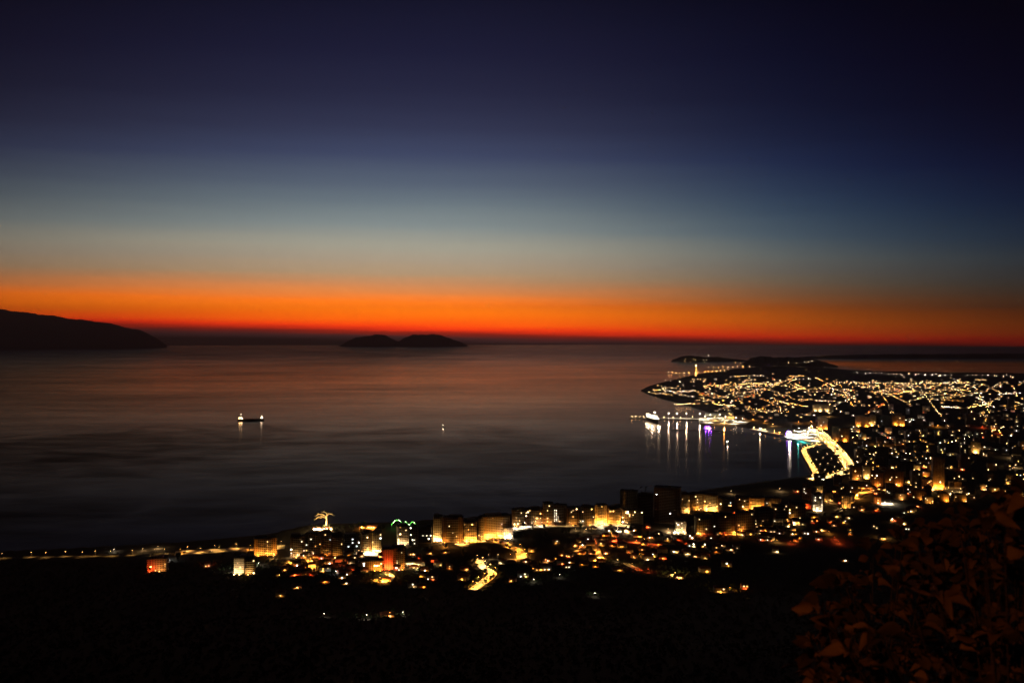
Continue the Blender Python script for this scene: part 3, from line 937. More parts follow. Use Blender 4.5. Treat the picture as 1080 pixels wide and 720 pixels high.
SHORE = 'apartment blocks along the near shore'
B = [
    # px0, px1, top, base, wall, look, options
    (268, 291, 568, 586, 'ochre', 'ochre block glowing orange alone near the shore road', dict(wash=[(-.3,'sodium',.9),(.1,'sodium',.9),(.4,'sodium',.5)], lit=3, rz=.1)),
    (306, 321, 566, 588, 'brown', 'brown block with few lit windows, first past the ruddy trees', dict(lit=8, wincol='white')),
    (322, 338, 564, 587, 'grey', 'grey block with scattered lit windows under the floodlit clifftop tree', dict(lit=8, wincol='white')),
    (339, 349, 562, 586, 'salmon', 'narrow salmon block third below the clifftop tree', dict(wash=[(0,'sodium',.2)], lit=3)),
    (350, 361, 564, 589, 'brown', 'tall dim brown block with a plain flank below the cape wood', dict(lit=2)),
    (362, 379, 566, 585, 'grey', 'dark grey block with bright top windows below the cape wood', dict(lit=7, wincol='cool')),
    (381, 391, 562, 583, 'brown', 'narrow brown block above the dazzling yard', dict(wash=[(.3,'amber',.9)], lit=3)),
    (392, 402, 562, 582, 'cream', 'cream block with pale corner strips above the dazzling yard', dict(wash=[(-.3,'amber',1.0)], lit=3)),
    (403, 414, 580, 601, 'salmon', 'red-lit salmon tower above the fiery bend', dict(wash=[(-.2,'red',1.3),(.25,'red',1.3)], lit=0, balconies=False)),
    (415, 427, 578, 601, 'ochre', 'dim ochre block beside the red-lit tower', dict(wash=[(.2,'sodium',.3)], lit=4)),
    (419, 431, 555, 575, 'white', 'white block above the glaring corner under the green arch', dict(wash=[(-.4,'white',1.2),(.1,'warm',.5)], lit=5, wincol='warm')),
    (432, 440, 556, 576, 'grey', 'narrow grey block next to the glaring corner', dict(lit=5, wincol='white')),
    (441, 455, 556, 573, 'grey', 'unlit grey block between the glaring corner and yellow flank', dict(lit=4, wincol='white')),
    (457, 466, 545, 571, 'cream', 'slim tower with a bright yellow flank', dict(wash=[(-.35,'amber',2.4),(0,'amber',1.4)], lit=3)),
    (467, 488, 546, 572, 'brown', 'wide dim brown block beside the yellow-flanked tower', dict(wash=[(-.4,'sodium',.5),(.3,'sodium',.25)], lit=3)),
    (489, 503, 550, 572, 'cream', 'orange-lit block with stacked balconies on the avenue', dict(wash=[(-.3,'sodium',1.6),(.0,'sodium',1.6),(.35,'sodium',1.6)], lit=4, wincol='amber')),
    (504, 511, 546, 569, 'grey', 'narrow grey block behind the balcony block', dict(lit=1)),
    (511, 538, 545, 568, 'ochre', 'big bright orange block at the head of the avenue', dict(wash=[(-.42,'sodium',3.6),(-.2,'sodium',3.4),(.1,'sodium',3.4),(.4,'sodium',3.0)], lit=3, wincol='amber', depth=22)),
    (531, 541, 557, 568, 'white', 'low white house with bright vertical bars', dict(wash=[(-.35,'white',.45),(.2,'white',.2)], lit=4, wincol='white', balconies=False)),
    (540, 556, 538, 555, 'brown', 'brown block with speckled windows above the floodlit forecourt', dict(wash=[(-.2,'amber',.5)], lit=8, wincol='warm')),
    (556, 573, 537, 554, 'salmon', 'salmon block with speckled windows above the floodlit forecourt', dict(wash=[(.1,'amber',.5)], lit=9, wincol='warm')),
    (573, 584, 531, 554, 'ochre', 'tall ochre tower with a red roof lamp', dict(wash=[(-.2,'sodium',1.0)], lit=4)),
    (584, 597, 533, 554, 'brown', 'brown block with a full grid of bright white windows', dict(lit=20, wincol='white', winstr=(1, 3), grid=(0, .85, .15, .8))),
    (598, 611, 536, 554, 'brown', 'dim brown block first past the white window grid', dict(wash=[(0,'sodium',.4)], lit=4)),
    (612, 627, 535, 554, 'grey', 'grey block second past the white window grid', dict(wash=[(.2,'sodium',.4)], lit=4)),
    (628, 640, 533, 553, 'cream', 'bright orange stepped block above the dazzling terrace', dict(wash=[(-.35,'sodium',2.4),(0,'sodium',2.6),(.35,'sodium',2.0)], lit=2, wincol='amber')),
    (641, 655, 536, 553, 'ochre', 'ochre block with one glowing corner past the dazzling terrace', dict(wash=[(-.4,'sodium',1.6),(.4,'sodium',1.8)], lit=3, wincol='amber')),
    (656, 678, 539, 552, 'grey', 'long low block with rows of lit floors', dict(lit=12, wincol='warm', winstr=(3, 12))),
    (654, 672, 518, 545, 'grey', 'unlit block under construction beside the crane', dict(lit=0, balconies=True)),
    (673, 689, 522, 545, 'brown', 'lower unlit block between the crane and black tower', dict(lit=1)),
    (690, 717, 515, 552, 'brown', 'great unlit black tower on the shore', dict(lit=3, wincol='cool', winstr=(3, 12), depth=24)),
    (719, 728, 521, 541, 'ochre', 'narrow ochre block next to the black tower', dict(wash=[(.2,'amber',1.4)], lit=4)),
    (728, 742, 521, 538, 'brown', 'dim brown block second past the black tower', dict(wash=[(0,'sodium',.7)], lit=5)),
    (743, 757, 522, 539, 'ochre', 'ochre block with a bright foot on the shore', dict(wash=[(-.3,'amber',2.0),(.25,'amber',2.0)], lit=5, wincol='amber')),
    (758, 775, 526, 540, 'brown', 'low brown block past the bright-footed ochre block', dict(lit=4)),
    (776, 790, 525, 538, 'brown', 'brown block before the striped orange block', dict(wash=[(.3,'sodium',.5)], lit=3)),
    (790, 806, 525, 537, 'ochre', 'ochre block washed in striped orange light', dict(wash=[(-.3,'sodium',1.0),(0,'sodium',1.0),(.3,'sodium',.8)], lit=2)),
    (807, 824, 526, 536, 'grey', 'low grey block past the striped orange block', dict(lit=2)),
    (713, 724, 550, 563, 'white', 'white house floodlit bright at its front', dict(wash=[(-.3,'warm',.5),(.3,'warm',.5)], lit=9, wincol='white', balconies=False)),
    (735, 752, 546, 564, 'grey', 'dark block with two lit windows behind the copper lane', dict(lit=2)),
    (753, 776, 543, 563, 'brown', 'broad dark brown block above the copper lane', dict(lit=2)),
    (777, 796, 541, 560, 'salmon', 'dim salmon block above the coppery garden', dict(lit=2)),
    (797, 815, 537, 557, 'brown', 'reddish brown block beside the angled street', dict(wash=[(0,'red',.6)], lit=3)),
    (816, 832, 533, 549, 'brown', 'brown block behind the angled street', dict(lit=4)),
    (833, 850, 530, 547, 'grey', 'grey block past the angled street', dict(lit=4)),
    (858, 868, 521, 539, 'white', 'white slab block with pale lit front', dict(wash=[(-.2,'white',.7),(.2,'white',.5)], lit=6, wincol='white', winstr=(3, 12))),
    (246, 257, 589, 606, 'white', 'small white house washed in bright light', dict(wash=[(-.3,'warm',.55),(.2,'warm',.35)], lit=4, wincol='warm', balconies=False)),
    (258, 268, 590, 606, 'brown', 'dim brown house behind the washed white house', dict(lit=2)),
    (155, 174, 590, 603, 'salmon', 'red-walled house with yellow light at its foot', dict(wash=[(-.3,'red',.5),(.2,'amber',.3)], lit=4, wincol='amber', balconies=False)),
    (380, 403, 592, 602, 'ochre', 'long arcade house lit orange below the dazzling yard', dict(wash=[(-.4,'amber',.35),(-.1,'sodium',.5),(.2,'sodium',.4),(.45,'sodium',.3)], lit=7, wincol='amber', winstr=(12, 40), balconies=False)),
]
for px0, px1, top, base, wall, look, kw in B:
    block(px0, px1, top, base, wall, look, SHORE, **kw)

INLAND = 'apartment blocks of the inland town'
B2 = [
    (985, 996, 484, 516, 'ochre', 'tall tower lit orange from its foot', dict(wash=[(-.25,'sodium',5),(.25,'sodium',5)], lit=2)), (934, 943, 497, 513, 'brown', 'first of the twin brown towers behind the floodlit yard', dict(wash=[(0,'sodium',1.2)], lit=3)), (944, 953, 497, 513, 'salmon', 'second of the twin brown towers behind the floodlit yard', dict(wash=[(0,'sodium',1.2)], lit=2)),
    (911, 918, 492, 505, 'cream', 'pale slab with a bright lit foot', dict(wash=[(0,'amber',3)], lit=2)), (899, 909, 492, 506, 'brown', 'brown block on the corner of the courtyard', dict(wash=[(0,'sodium',1.4)], lit=3)), (920, 932, 498, 514, 'salmon', 'dim salmon block in the brown courtyard', dict(wash=[(0,'sodium',1.2)], lit=4)), (963, 972, 497, 514, 'grey', 'grey block before the uplit tower', dict(lit=3)),
    (878, 886, 450, 466, 'brown', 'first of the twin brown slabs above the boulevard', dict(wash=[(0,'sodium',2.2)], lit=1)), (887, 896, 451, 466, 'ochre', 'second of the twin brown slabs above the boulevard', dict(wash=[(0,'sodium',2.4)], lit=1)), (864, 873, 440, 453, 'ochre', 'ochre slab at the back of the boulevard', dict(wash=[(-.3,'sodium',4),(.3,'sodium',4)], lit=2)), (858, 879, 427, 434, 'cream', 'pale long hotel far inland', dict(wash=[(-.4,'warm',4),(-.15,'warm',4),(.2,'warm',3)], lit=3)),
    (903, 917, 439, 450, 'ochre', 'dim long block glowing orange inland', dict(wash=[(-.3,'sodium',4),(.3,'sodium',4)], lit=2)), (918, 924, 438, 449, 'cream', 'block with one pale corner between the glowing inland blocks', dict(wash=[(-.2,'amber',5)], lit=2)), (925, 940, 438, 449, 'brown', 'brown block between two glowing blocks inland', dict(lit=2)), (942, 954, 438, 449, 'ochre', 'rounded block glowing orange far inland', dict(wash=[(-.2,'sodium',4.5),(.3,'sodium',4)], lit=1)),
    (897, 905, 509, 525, 'brown', 'brown block by the orange crossing', dict(lit=3)), (1025, 1034, 466, 478, 'cream', 'lone far tower lit only at its foot', dict(wash=[(0,'amber',4)], lit=2)), (1064, 1070, 421, 431, 'cream', 'amber-lit tower far out at the inland edge', dict(lit=1)), (1020, 1035, 437, 448, 'brown', 'dim brown block in the red-roofed district', dict(lit=2)), (1044, 1056, 438, 447, 'salmon', 'salmon block in the red-lit district', dict(lit=2)),
    (917, 936, 472, 482, 'brown', 'dark block under the orange market', dict(lit=4)), (903, 912, 474, 484, 'brown', 'dark block first inland of the boulevard', dict(lit=3)), (1014, 1024, 480, 495, 'brown', 'dark block below the lone far tower', dict(lit=1)), (956, 970, 455, 466, 'brown', 'dark wide block inland of the market', dict(lit=3)),
]
for px0, px1, top, base, wall, look, kw in B2:
    block(px0, px1, top, base, wall, look, INLAND, balconies=False, tank=False, rz=random.uniform(-.3, .3), winstr=(3, 12), **kw)

# the rest of the dense town between boulevard and hillside
placed = [((p[0] + p[1]) / 2, p[3]) for p in B2 + B]
ROWN = {}
n_try = 0
while len(placed) < len(B) + len(B2) + 130 and n_try < 4000:
    n_try += 1
    px, py = random.uniform(775, 1110), random.uniform(432, 545)
    lim = 540 - (px - 840) * 0.06 if px > 840 else 0
    if py > lim or (px < 905 and py < 512 and px < 905 - (505 - py) * .25) or (abs(px - 893) < 10 and py < 505):
        continue
    if py < 450 and px < 860:
        continue
    w = random.uniform(5, 11) * (py - 330) / 160
    if any(abs(px - q[0]) < (w + 9) * .55 and abs(py - q[1]) < 5 for q in placed):
        continue
    p = at(px, py)
    if not on_land(p.x, p.y, 40):
        continue
    placed.append((px, py))
    zone = 'behind the boulevard' if px < 930 else 'in the middle of the inland town' if px < 1010 else 'at the inland edge of town'
    ROWN[zone] = ROWN.get(zone, 0) + 1
    h_px = random.uniform(4, 11) * (py - 340) / 160
    wl = random.choice(['brown', 'brown', 'grey', 'salmon', 'ochre', 'cream'])
    block(px - w / 2, px + w / 2, py - h_px, py, wl, '%s apartment block with few lit windows, %s %s' % (wl, nth(ROWN[zone]), zone), INLAND, lit=random.choice([0, 1, 1, 2, 3, 4]), wash=random.choice([(), (), (), (), [(random.uniform(-.3, .3), random.choice(['sodium', 'sodium', 'amber', 'red']), random.uniform(.4, 1.3))]]),
          wincol=random.choice(['warm', 'white', 'amber', 'amber', 'warm']), winstr=(3, 3, 12), balconies=False, rz=random.uniform(-.4, .4), parts=False)

# ------------------------------------------------------------------ small houses with hipped tile roofs
def house_meshes(w, d, h, wallm):
    wall = MB().box((0, 0, h / 2 - 1), (w, d, h + 2)).mesh('wall', wallm)
    rb = MB()
    e = .5
    rl = max(.3, (w - d) / 2)
    vs = [(-w / 2 - e, -d / 2 - e, h), (w / 2 + e, -d / 2 - e, h), (w / 2 + e, d / 2 + e, h), (-w / 2 - e, d / 2 + e, h), (-rl, 0, h + d * .28), (rl, 0, h + d * .28)]
    rb.add(vs, [(0, 1, 5, 4), (1, 2, 5), (2, 3, 4, 5), (3, 0, 4), (3, 2, 1, 0)])
    roof = rb.mesh('roof', M['tile'])
    return wall, roof


HM = [(w, d, h) + house_meshes(w, d, h, M[m]) for w, d, h, m in ((11, 9, 6.2, 'render_white'), (14, 9, 3.4, 'render_ochre'), (9, 8, 6.4, 'render_pink'), (16, 10, 6.6, 'render_white'), (12, 10, 3.6, 'render_pink'))]
DOOR = MB().box((0, 0, 1.05), (1.1, .12, 2.1)).mesh('door', M['door'])
WALLN = ['white', 'ochre', 'pink', 'white', 'pink']


_porch = {}


def porch_mesh(c):
    if c not in _porch:
        _porch[c] = MB().box((0, 0, 0), (.5, .4, .3)).box((0, .12, .22), (.7, .6, .08), m=1).mesh('porch_lamp', [HEADN[c], M['pole']])
    return _porch[c]


def house(p, label, group, lit, keys, detail=True, k=None, rz=None, sc=1.0, porch=None, pk=.3):
    k = random.randrange(len(HM)) if k is None else k
    w, d, h, wm, rm = HM[k]
    t = empty('house', p, math.atan2(-p.x, p.y) * .7 + (random.uniform(-.5, .5) if rz is None else rz), label, 'house', group)
    put('wall', wm, t)
    put('roof', rm, t)
    if detail:
        put('door', DOOR, t, loc=(random.uniform(-.2, .2) * w, -d / 2 - .05, 0))
    if porch:  # porch lamps, added to give the houses a glow
        fo = put('porch_lamp', porch_mesh(porch), t, loc=(random.uniform(-.3, .3) * w, -d / 2 - .25, 2.5))
        lo = bpy.data.objects.new('porch_light', light_data(porch, PW * pk, 178))
        COL.objects.link(lo)
        lo.parent = fo
        lo.location = (0, -.7, -.1)
    for q in range(lit):
        key = random.choice(keys)
        put('window', win_mesh(key), t, loc=((-.5 + (q + .5) / max(1, lit)) * w * .8 + random.uniform(-.5, .5), -d / 2 - .06, random.choice([1.8, 1.8, h - 1.3])), scale=(sc, 1, sc))
    return t


nearn = 0
hp = []
n_try = 0
WK = [('warm', 3), ('white', 3), ('warm', 1), ('cool', 3), ('amber', 3), ('sodium', 3), ('amber', 1), ('white', 12)]
while nearn < 168 and n_try < 3000:
    n_try += 1
    px = random.uniform(285, 900)
    mid = np.interp(px, [285, 420, 560, 640, 720, 800, 900], [597, 595, 588, 580, 577, 566, 550])
    py = random.gauss(mid, 11)
    if py < np.interp(px, [285, 500, 560, 640, 690, 760, 900], [589, 574, 561, 557, 556, 555, 541]) or any(abs(px - q[0]) < 6.5 and abs(py - q[1]) < 2.8 for q in hp):
        continue
    if 494 < px < 530 and py > 588 or 480 < px < 556 and py < 592:
        continue
    hp.append((px, py))
    nearn += 1
hp.sort()
for i, (px, py) in enumerate(hp):
    k = i % 5
    house(at(px, py), '%s-walled tiled house at the hill foot, %s from the washed white house' % (WALLN[k], nth(i + 1)), 'tiled houses at the foot of the hill', random.choice([0, 0, 1, 1, 2]), WK, k=k, porch=random.choice([None, 'sodium', 'sodium', 'red', 'amber', 'warm']), pk=random.choice([.12, .25, .5]))
for px, py, look, k in ((568, 603, 'yellow-lit farmhouse on the lower slope', 1), (716, 611, 'yellow hillside house standing alone', 4), (760, 626, 'long hillside house with a bright orange front', 3), (786, 623, 'small orange-lit hillside house past the long one', 2),
                         (408, 652, 'lone farmhouse low on the black hillside', 1), (931, 570, 'yellow-lit house just under the shrub', 0), (218, 599, 'isolated hut glowing red', 2)):
    house(at(px, py - 1.5), look, 'houses on the dark slope', 2, [('amber', 3), ('warm', 3)], k=k, rz=0.1, porch='sodium' if k != 2 else 'red', pk=.7)

# ------------------------------------------------------------------ the far town: houses and lights across the plain
# cluster centre (px, py), spreads, count, mix of window colours
CL = [((700, 412), 14, 4, 26), ((730, 410), 22, 6, 60), ((752, 414), 28, 7, 70), ((780, 407), 30, 5, 110), ((800, 412), 30, 6, 80), ((815, 405), 26, 4, 60), ((760, 422), 26, 5, 70), ((795, 427), 30, 7, 90),
      ((850, 415), 40, 7, 90), ((905, 411), 40, 5, 130), ((950, 407), 40, 3.5, 140), ((970, 412), 34, 4, 100), ((1005, 409), 36, 6, 90), ((1050, 410), 40, 7, 130), ((1000, 425), 55, 10, 110), ((930, 425), 50, 8, 90), ((1060, 430), 40, 14, 100), ((860, 432), 36, 8, 80),
      ((990, 455), 60, 18, 100), ((930, 465), 45, 18, 80), ((1050, 465), 35, 18, 60), ((925, 510), 30, 14, 26), ((895, 536), 28, 12, 22), ((930, 538), 28, 10, 16), ((850, 560), 35, 8, 16), ((985, 500), 35, 14, 26), ((770, 550), 50, 16, 26)]
FAM = {'w': ['warm', 'white', 'warm', 'amber'], 'o': ['amber', 'sodium', 'amber', 'warm'], 'c': ['white', 'cool', 'amber', 'warm'], 'r': ['sodium', 'red', 'amber', 'sodium']}
far = []


def lit_district(px, py):
    return math.sin(px * .13 + 1.7 * math.sin(py * .21)) + math.sin(py * .62 + px * .045) + .8 * math.sin(px * .047 - py * .3)


for (cx_, cy_), sx, sy, n in CL:
    k = 0
    while k < n:
        if random.random() < .13:                       # a street: houses strung along a line, mostly lit alike
            px, py = random.gauss(cx_, sx), random.gauss(cy_, sy)
            ang = random.choice((random.uniform(-.10, .10), random.uniform(-.10, .10), random.uniform(.25, .6), random.uniform(-.6, -.25)))
            m_ = random.randint(6, 14)
            ln_ = random.uniform(14, 34) * (.7 + max(0, py - 400) / 140)
            fam = random.choice('wwoocr')
            for j in range(m_):
                u = (j + random.uniform(-.3, .3)) / m_ - .5
                far.append((px + ln_ * u, py + ln_ * u * ang + random.gauss(0, .25), fam))
            k += m_
        else:
            px, py = random.gauss(cx_, sx), random.gauss(cy_, sy)
            k += 1
            if lit_district(px, py) < -.1 and random.random() < .55:
                continue
            far.append((px, py, random.choice('wwooccr')))
far = [q for q in far if q[1] > 392.5 and 672 < q[0] < 1100 and not (q[0] > 880 and q[1] < 395) and not (q[0] < 905 and 445 < q[1] < 512 and q[0] < 905 - (505 - q[1]) * .2)]
P = np.array([tuple(at(q[0], q[1])[:2]) for q in far])
ok = shore_dist(P) > np.clip(P[:, 1] / 150.0, 8, 60)
far = [q for q, o in zip(far, ok) if o]
far.sort(key=lambda q: -q[1])
ind = far[:120]
rest = far[120:]


def far_key(fam):
    return (random.choice(FAM[fam]), random.choice((12, 12, 40, 40, 40, 40, 120)))


def mid_key(fam):
    return (random.choice(FAM[fam]), random.choice((3, 3, 3, 12)))


cnt = {}
for px, py, fam in ind:
    zone = 'below the orange market' if py > 470 and px > 900 else 'under the red-lit district' if px > 980 else 'between market and lagoon' if px > 890 else 'on the slope by the copper lane' if py > 500 else 'behind the harbour'
    cnt[zone] = cnt.get(zone, 0) + 1
    house(at(px, py), 'small house with lit window, %s nearest %s' % (nth(cnt[zone]), zone), 'small houses across the town plain', random.choice([1, 1, 1, 2]), [mid_key(fam)], detail=False, sc=1.0, porch=random.choice([None, None, None, 'sodium', 'amber', 'red']), pk=random.choice([.3, .6, 1.2]))


def far_mass():
    walls, wins = MB(), {}
    for px, py, fam in rest:
        p = at(px, py)
        w, d, h = random.choice(((11, 9, 6), (15, 10, 7), (18, 12, 10), (12, 9, 4)))
        a = math.atan2(-p.x, p.y) + random.uniform(-.5, .5)
        walls.box((p.x, p.y, p.z + h / 2 - 1), (w, d, h + 2), a, random.choice([0, 1, 2]))
        walls.box((p.x, p.y, p.z + h + .6), (w + .8, d + .8, 1.2), a, 3, top=.45)
        nw = random.choice([1, 1, 1, 2])
        sc = p.y / 9000.0
        for _ in range(nw):
            key = far_key(fam)
            off = random.uniform(-.35, .35) * w
            q = Vector((math.cos(a) * off + math.sin(a) * (d / 2 + .15), math.sin(a) * off - math.cos(a) * (d / 2 + .15), 0))
            wins.setdefault(key, []).append((p + q + Vector((0, 0, random.uniform(1.6, h - 1.2))), a, (random.uniform(1.6, 3.2) * sc, .2, random.uniform(1.2, 1.9) * sc)))
    keys = list(wins)
    for i, k in enumerate(keys):
        for c, a, s in wins[k]:
            walls.box(c, s, a, 4 + i)
    o = walls.build('far_houses', [M['render_white'], M['render_ochre'], M['render_pink'], M['tile']] + [WIN[k] for k in keys])
    tag(o, 'mass of tiny lit houses filling the far plain up to the lagoon', 'houses', kind='stuff')


far_mass()


def far_lamps():
    """Street lamps along the far roads, too many and too small to tell apart."""
    mb = MB()
    keys = ['warm', 'white', 'amber', 'sodium']
    rows = [((880, 404.5), (985, 405.5), 40, 'warm'), ((943, 395), (1005, 396), 9, 'white'), ((1020, 396), (1070, 398), 10, 'warm'), ((700, 402.5), (730, 403), 5, 'white'), ((742, 408), (800, 405), 34, 'amber'), ((800, 405), (850, 411), 24, 'amber'),
            ((832, 402), (860, 399.5), 8, 'white'), ((690, 413), (702, 411), 8, 'warm'), ((712, 428), (733, 427.5), 16, 'warm'), ((752, 427), (775, 430), 14, 'amber'), ((940, 417), (965, 413), 16, 'amber'), ((993, 430), (1010, 431.5), 12, 'white'), ((1020, 432), (1045, 426), 14, 'amber'),
            ((905, 394), (990, 396.5), 14, 'white'), ((775, 398), (805, 396.5), 10, 'warm'), ((790, 432), (832, 436), 16, 'sodium'), ((820, 425), (850, 430), 14, 'amber'), ((860, 470), (905, 462), 10, 'amber'), ((940, 480), (985, 482), 10, 'warm'), ((1000, 470), (1060, 452), 14, 'warm'), ((885, 405), (900, 430), 14, 'sodium'), ((925, 408), (950, 450), 20, 'amber'), ((970, 410), (1000, 450), 18, 'warm'), ((1030, 412), (1062, 470), 20, 'amber')]
    for (a, b, n, c) in rows:
        for i in range(n):
            t = (i + random.uniform(-.3, .3)) / max(1, n - 1)
            p = at(a[0] + (b[0] - a[0]) * t, a[1] + (b[1] - a[1]) * t + random.gauss(0, .35))
            s = max(.7, p.y / 4600.0) * random.uniform(.7, 1.2)
            mb.tube([(p.x, p.y, p.z - 1), (p.x, p.y, p.z + 8)], .12, 4, 4)
            mb.box((p.x, p.y, p.z + 8.3), (1.3 * s, 1.0 * s, .7 * s), m=keys.index(c if random.random() < .7 else random.choice(keys)))
    o = mb.build('far_street_lamps', [HEAD[k] for k in keys] + [M['pole']])
    tag(o, 'lines of tiny street lamps on the far roads of the plain', 'street lamps', kind='stuff')


far_lamps()

# ------------------------------------------------------------------ harbour: pier, port quay, jetties
def deck(name, a, b, width, z, material, label, cat='pier'):
    A, Bq = flat(*a, z=z), flat(*b, z=z)
    d = (Bq - A)
    t = empty(name, (A.x, A.y, 0), math.atan2(d.y, d.x), label, cat)
    MB().box((d.length / 2, 0, z - .5), (d.length, width, 1.0)).build('deck', material, t)
    n = max(3, min(40, int(d.length / 16)))
    pm = MB().tube([(0, 0, -5), (0, 0, z - 1.0)], .7, 8).mesh('pile', M['darkconcrete'])
    for i in range(n):
        for s in (-.36, .36):
            put('pile', pm, t, loc=((i + .5) / n * d.length, s * width, 0))
    return t


deck('pier', (664, 440.4), (742, 441.6), 26, 4.0, M['darkconcrete'], 'long ferry pier with floodlight masts where the ferry is moored')
deck('jetty', (707, 452.6), (762, 453.2), 9, 2.5, M['darkconcrete'], 'low dark unlit jetty between the ferry pier and the violet boat')
deck('jetty', (702, 393.6), (724, 395.4), 14, 4, M['concrete'], 'far lit jetty with a bright beacon tower beside the headland', 'pier')
deck('breakwater', (626, 389.3), (705, 391.2), 12, 2, M['darkconcrete'], 'thin dark breakwater stretching from the far headland', 'breakwater')
deck('breakwater', (655, 392.6), (700, 394.6), 12, 2, M['darkconcrete'], 'thin dark breakwater nearest the lit far jetty', 'breakwater')
plaza('quay', [(738, 446.2), (737, 441), (770, 438), (792, 443.5), (786, 447.5)], M['concrete'], 4.8)
i = 0
for px, py in ((705, 440.6), (714, 440.8), (723.7, 441), (737.8, 441.3)):
    i += 1
    p = flat(px, py, 4.0)
    lamp(p + Vector((0, -6, 0)), 'white', PW * 38, 'tall floodlight mast, %s along the ferry pier from the sea' % nth(i), 'floodlight masts on the ferry pier', rz=-1.57, hscale=2.6, head=3.4, spot=None, kind='floodlight_mast')
for j, (px, py) in enumerate(((667, 440.2), (671, 440.2), (675, 440.3), (679, 440.3), (700, 440.8), (710, 440.9), (718, 441), (730, 441.1))):
    lamp(flat(px, py, 4.0), 'warm', PW * 2, 'low amber pier lamp, %s from the seaward tip of the ferry pier' % nth(j + 1), 'low lamps on the ferry pier', hscale=.6, head=1.5, kind='pier_lamp')
i = 0
for px, py in ((744, 443), (749, 441), (754, 443.5), (759, 440.5), (765, 443), (771, 441), (777, 444.5), (783, 445), (763, 446), (774, 447), (747, 445.5), (769, 439.5)):
    i += 1
    p = flat(px, py, 4.8)
    lamp(p, 'white' if i % 3 else 'amber', PW * 36, 'port floodlight, %s on the glaring cargo quay' % nth(i), 'floodlights of the cargo quay', hscale=1.9, head=2.2, kind='floodlight_mast')
# port sheds on the quay
for j, (px, py, w, h, col) in enumerate(((752, 439, 60, 10, 'render_white'), (766, 438, 70, 11, 'render_white'), (780, 441, 50, 9, 'render_ochre'))):
    p = flat(px, py, 4.8)
    t = empty('warehouse', p, 0.08 * j, '%s port shed with a gabled roof behind the cargo quay' % ['long white', 'longest white', 'short ochre'][j], 'warehouse', 'port sheds')
    MB().box((0, 12, h / 2), (w, 24, h)).build('wall', M[col], t)
    rf = MB()
    rf.add([(-w / 2 - 1, -1, h), (w / 2 + 1, -1, h), (w / 2 + 1, 25, h), (-w / 2 - 1, 25, h), (-w / 2 - 1, 12, h + 5), (w / 2 + 1, 12, h + 5)], [(0, 1, 5, 4), (2, 3, 4, 5), (1, 2, 5), (3, 0, 4), (3, 2, 1, 0)])
    rf.build('roof', M['steel'], t)
    for q in range(3):
        MB().box(((q - 1) * w * .3, -.1, 2.4), (5, .2, 4.8)).build('door', M['door'], t)
# beacon tower, lit column, far lights of the headland
p = flat(734.2, 391.2, 3)
t = empty('beacon_tower', p, 0, 'floodlit pale beacon tower rising from the far lit jetty', 'tower')
MB().tube([(0, 0, -1), (0, 0, 20), (0, 0, 52)], [5, 4.2, 3.2], 12).build('shaft', M['render_white'], t)
MB().tube([(0, 0, 52), (0, 0, 53.2)], 5, 12).build('gallery', M['concrete'], t)
MB().tube([(0, 0, 53.2), (0, 0, 58)], 2.6, 10).build('lantern', HEAD['warm'], t)
for a in (-.9, .9):
    lo = bpy.data.objects.new('flood_light', lamp_light('tower_flood', AMBER, 160000, 1.0))
    COL.objects.link(lo)
    lo.parent = t
    lo.location = (a * 14, -16, 14)
FARL = [((705.2, 393.6), 'warm', 5), ((721.5, 394.6), 'warm', 7), ((709, 393.9), 'amber', 3), ((713, 394.2), 'amber', 3), ((717, 394.5), 'amber', 3), ((727, 393.9), 'amber', 4), ((743.5, 393.2), 'sodium', 8), ((747, 392.6), 'sodium', 7), ((751, 392.6), 'amber', 6), ((756, 392.3), 'amber', 6), ((760, 392), 'amber', 6), ((764, 392), 'warm', 5),
        ((752.5, 387.9), 'amber', 5), ((758, 387.7), 'amber', 5), ((763, 387.7), 'amber', 6), ((768, 387.6), 'warm', 5), ((773, 387.5), 'amber', 6), ((778, 387.3), 'warm', 6), ((784, 387.2), 'amber', 6), ((791, 387), 'warm', 4), ((776, 382.6), 'sodium', 3), ((780, 383), 'sodium', 3), ((786, 385), 'amber', 3)]
# low spit that carries the line of lights towards the hilly headland
ribbon('spit', [tuple(flat(750, 388.3)), tuple(flat(770, 387.9)), tuple(flat(800, 386.6))], 60, M['earth'], lift=-1.5, dense=80, world=True)
i = 0
for (px, py), c, k in FARL:
    i += 1
    p = flat(px, py, 3.5)
    lamp(p, c, PW * 4 * k, '%s lamp, %s seen on the far lit shore below the hilly headland' % (CNAME[c], nth(i)), 'lamps on the far lit shore', hscale=1.2, head=4.2)
i = 0
for px, py, c in ((723.5, 378.9, 'warm'), (728.3, 379.2, 'amber'), (731.5, 378.8, 'amber'), (733.4, 379.3, 'warm'), (738.2, 379.2, 'white'), (742.5, 379.4, 'warm'), (744.5, 379.4, 'white'), (747.3, 374.6, 'white'), (828, 382.4, 'warm'), (832, 382.3, 'warm'), (836, 382.2, 'amber'), (840, 382.2, 'warm'), (844, 382, 'warm'), (849, 381.8, 'white'), (853, 381.6, 'warm'), (856, 380.5, 'white'),
                  (721.6, 386.4, 'amber'), (940.3, 377.2, 'white'), (1074.8, 377.6, 'white')):
    i += 1
    Yh = 11050.0 if px < 760 else 9050.0 if px < 870 else 12800.0
    z = EYE - (py - Y0) / FPX * Yh
    q = Vector(((px - CX) / FPX * Yh, Yh, max(0, z - 14)))
    lamp(q, c, 0, '%s beacon lamp, %s among the tiny lights under the far hills' % (CNAME[c], nth(i)), 'tiny lights under the far hills', hscale=1.5, head=3.0 if px < 900 else 3.6, kind='beacon_lamp')

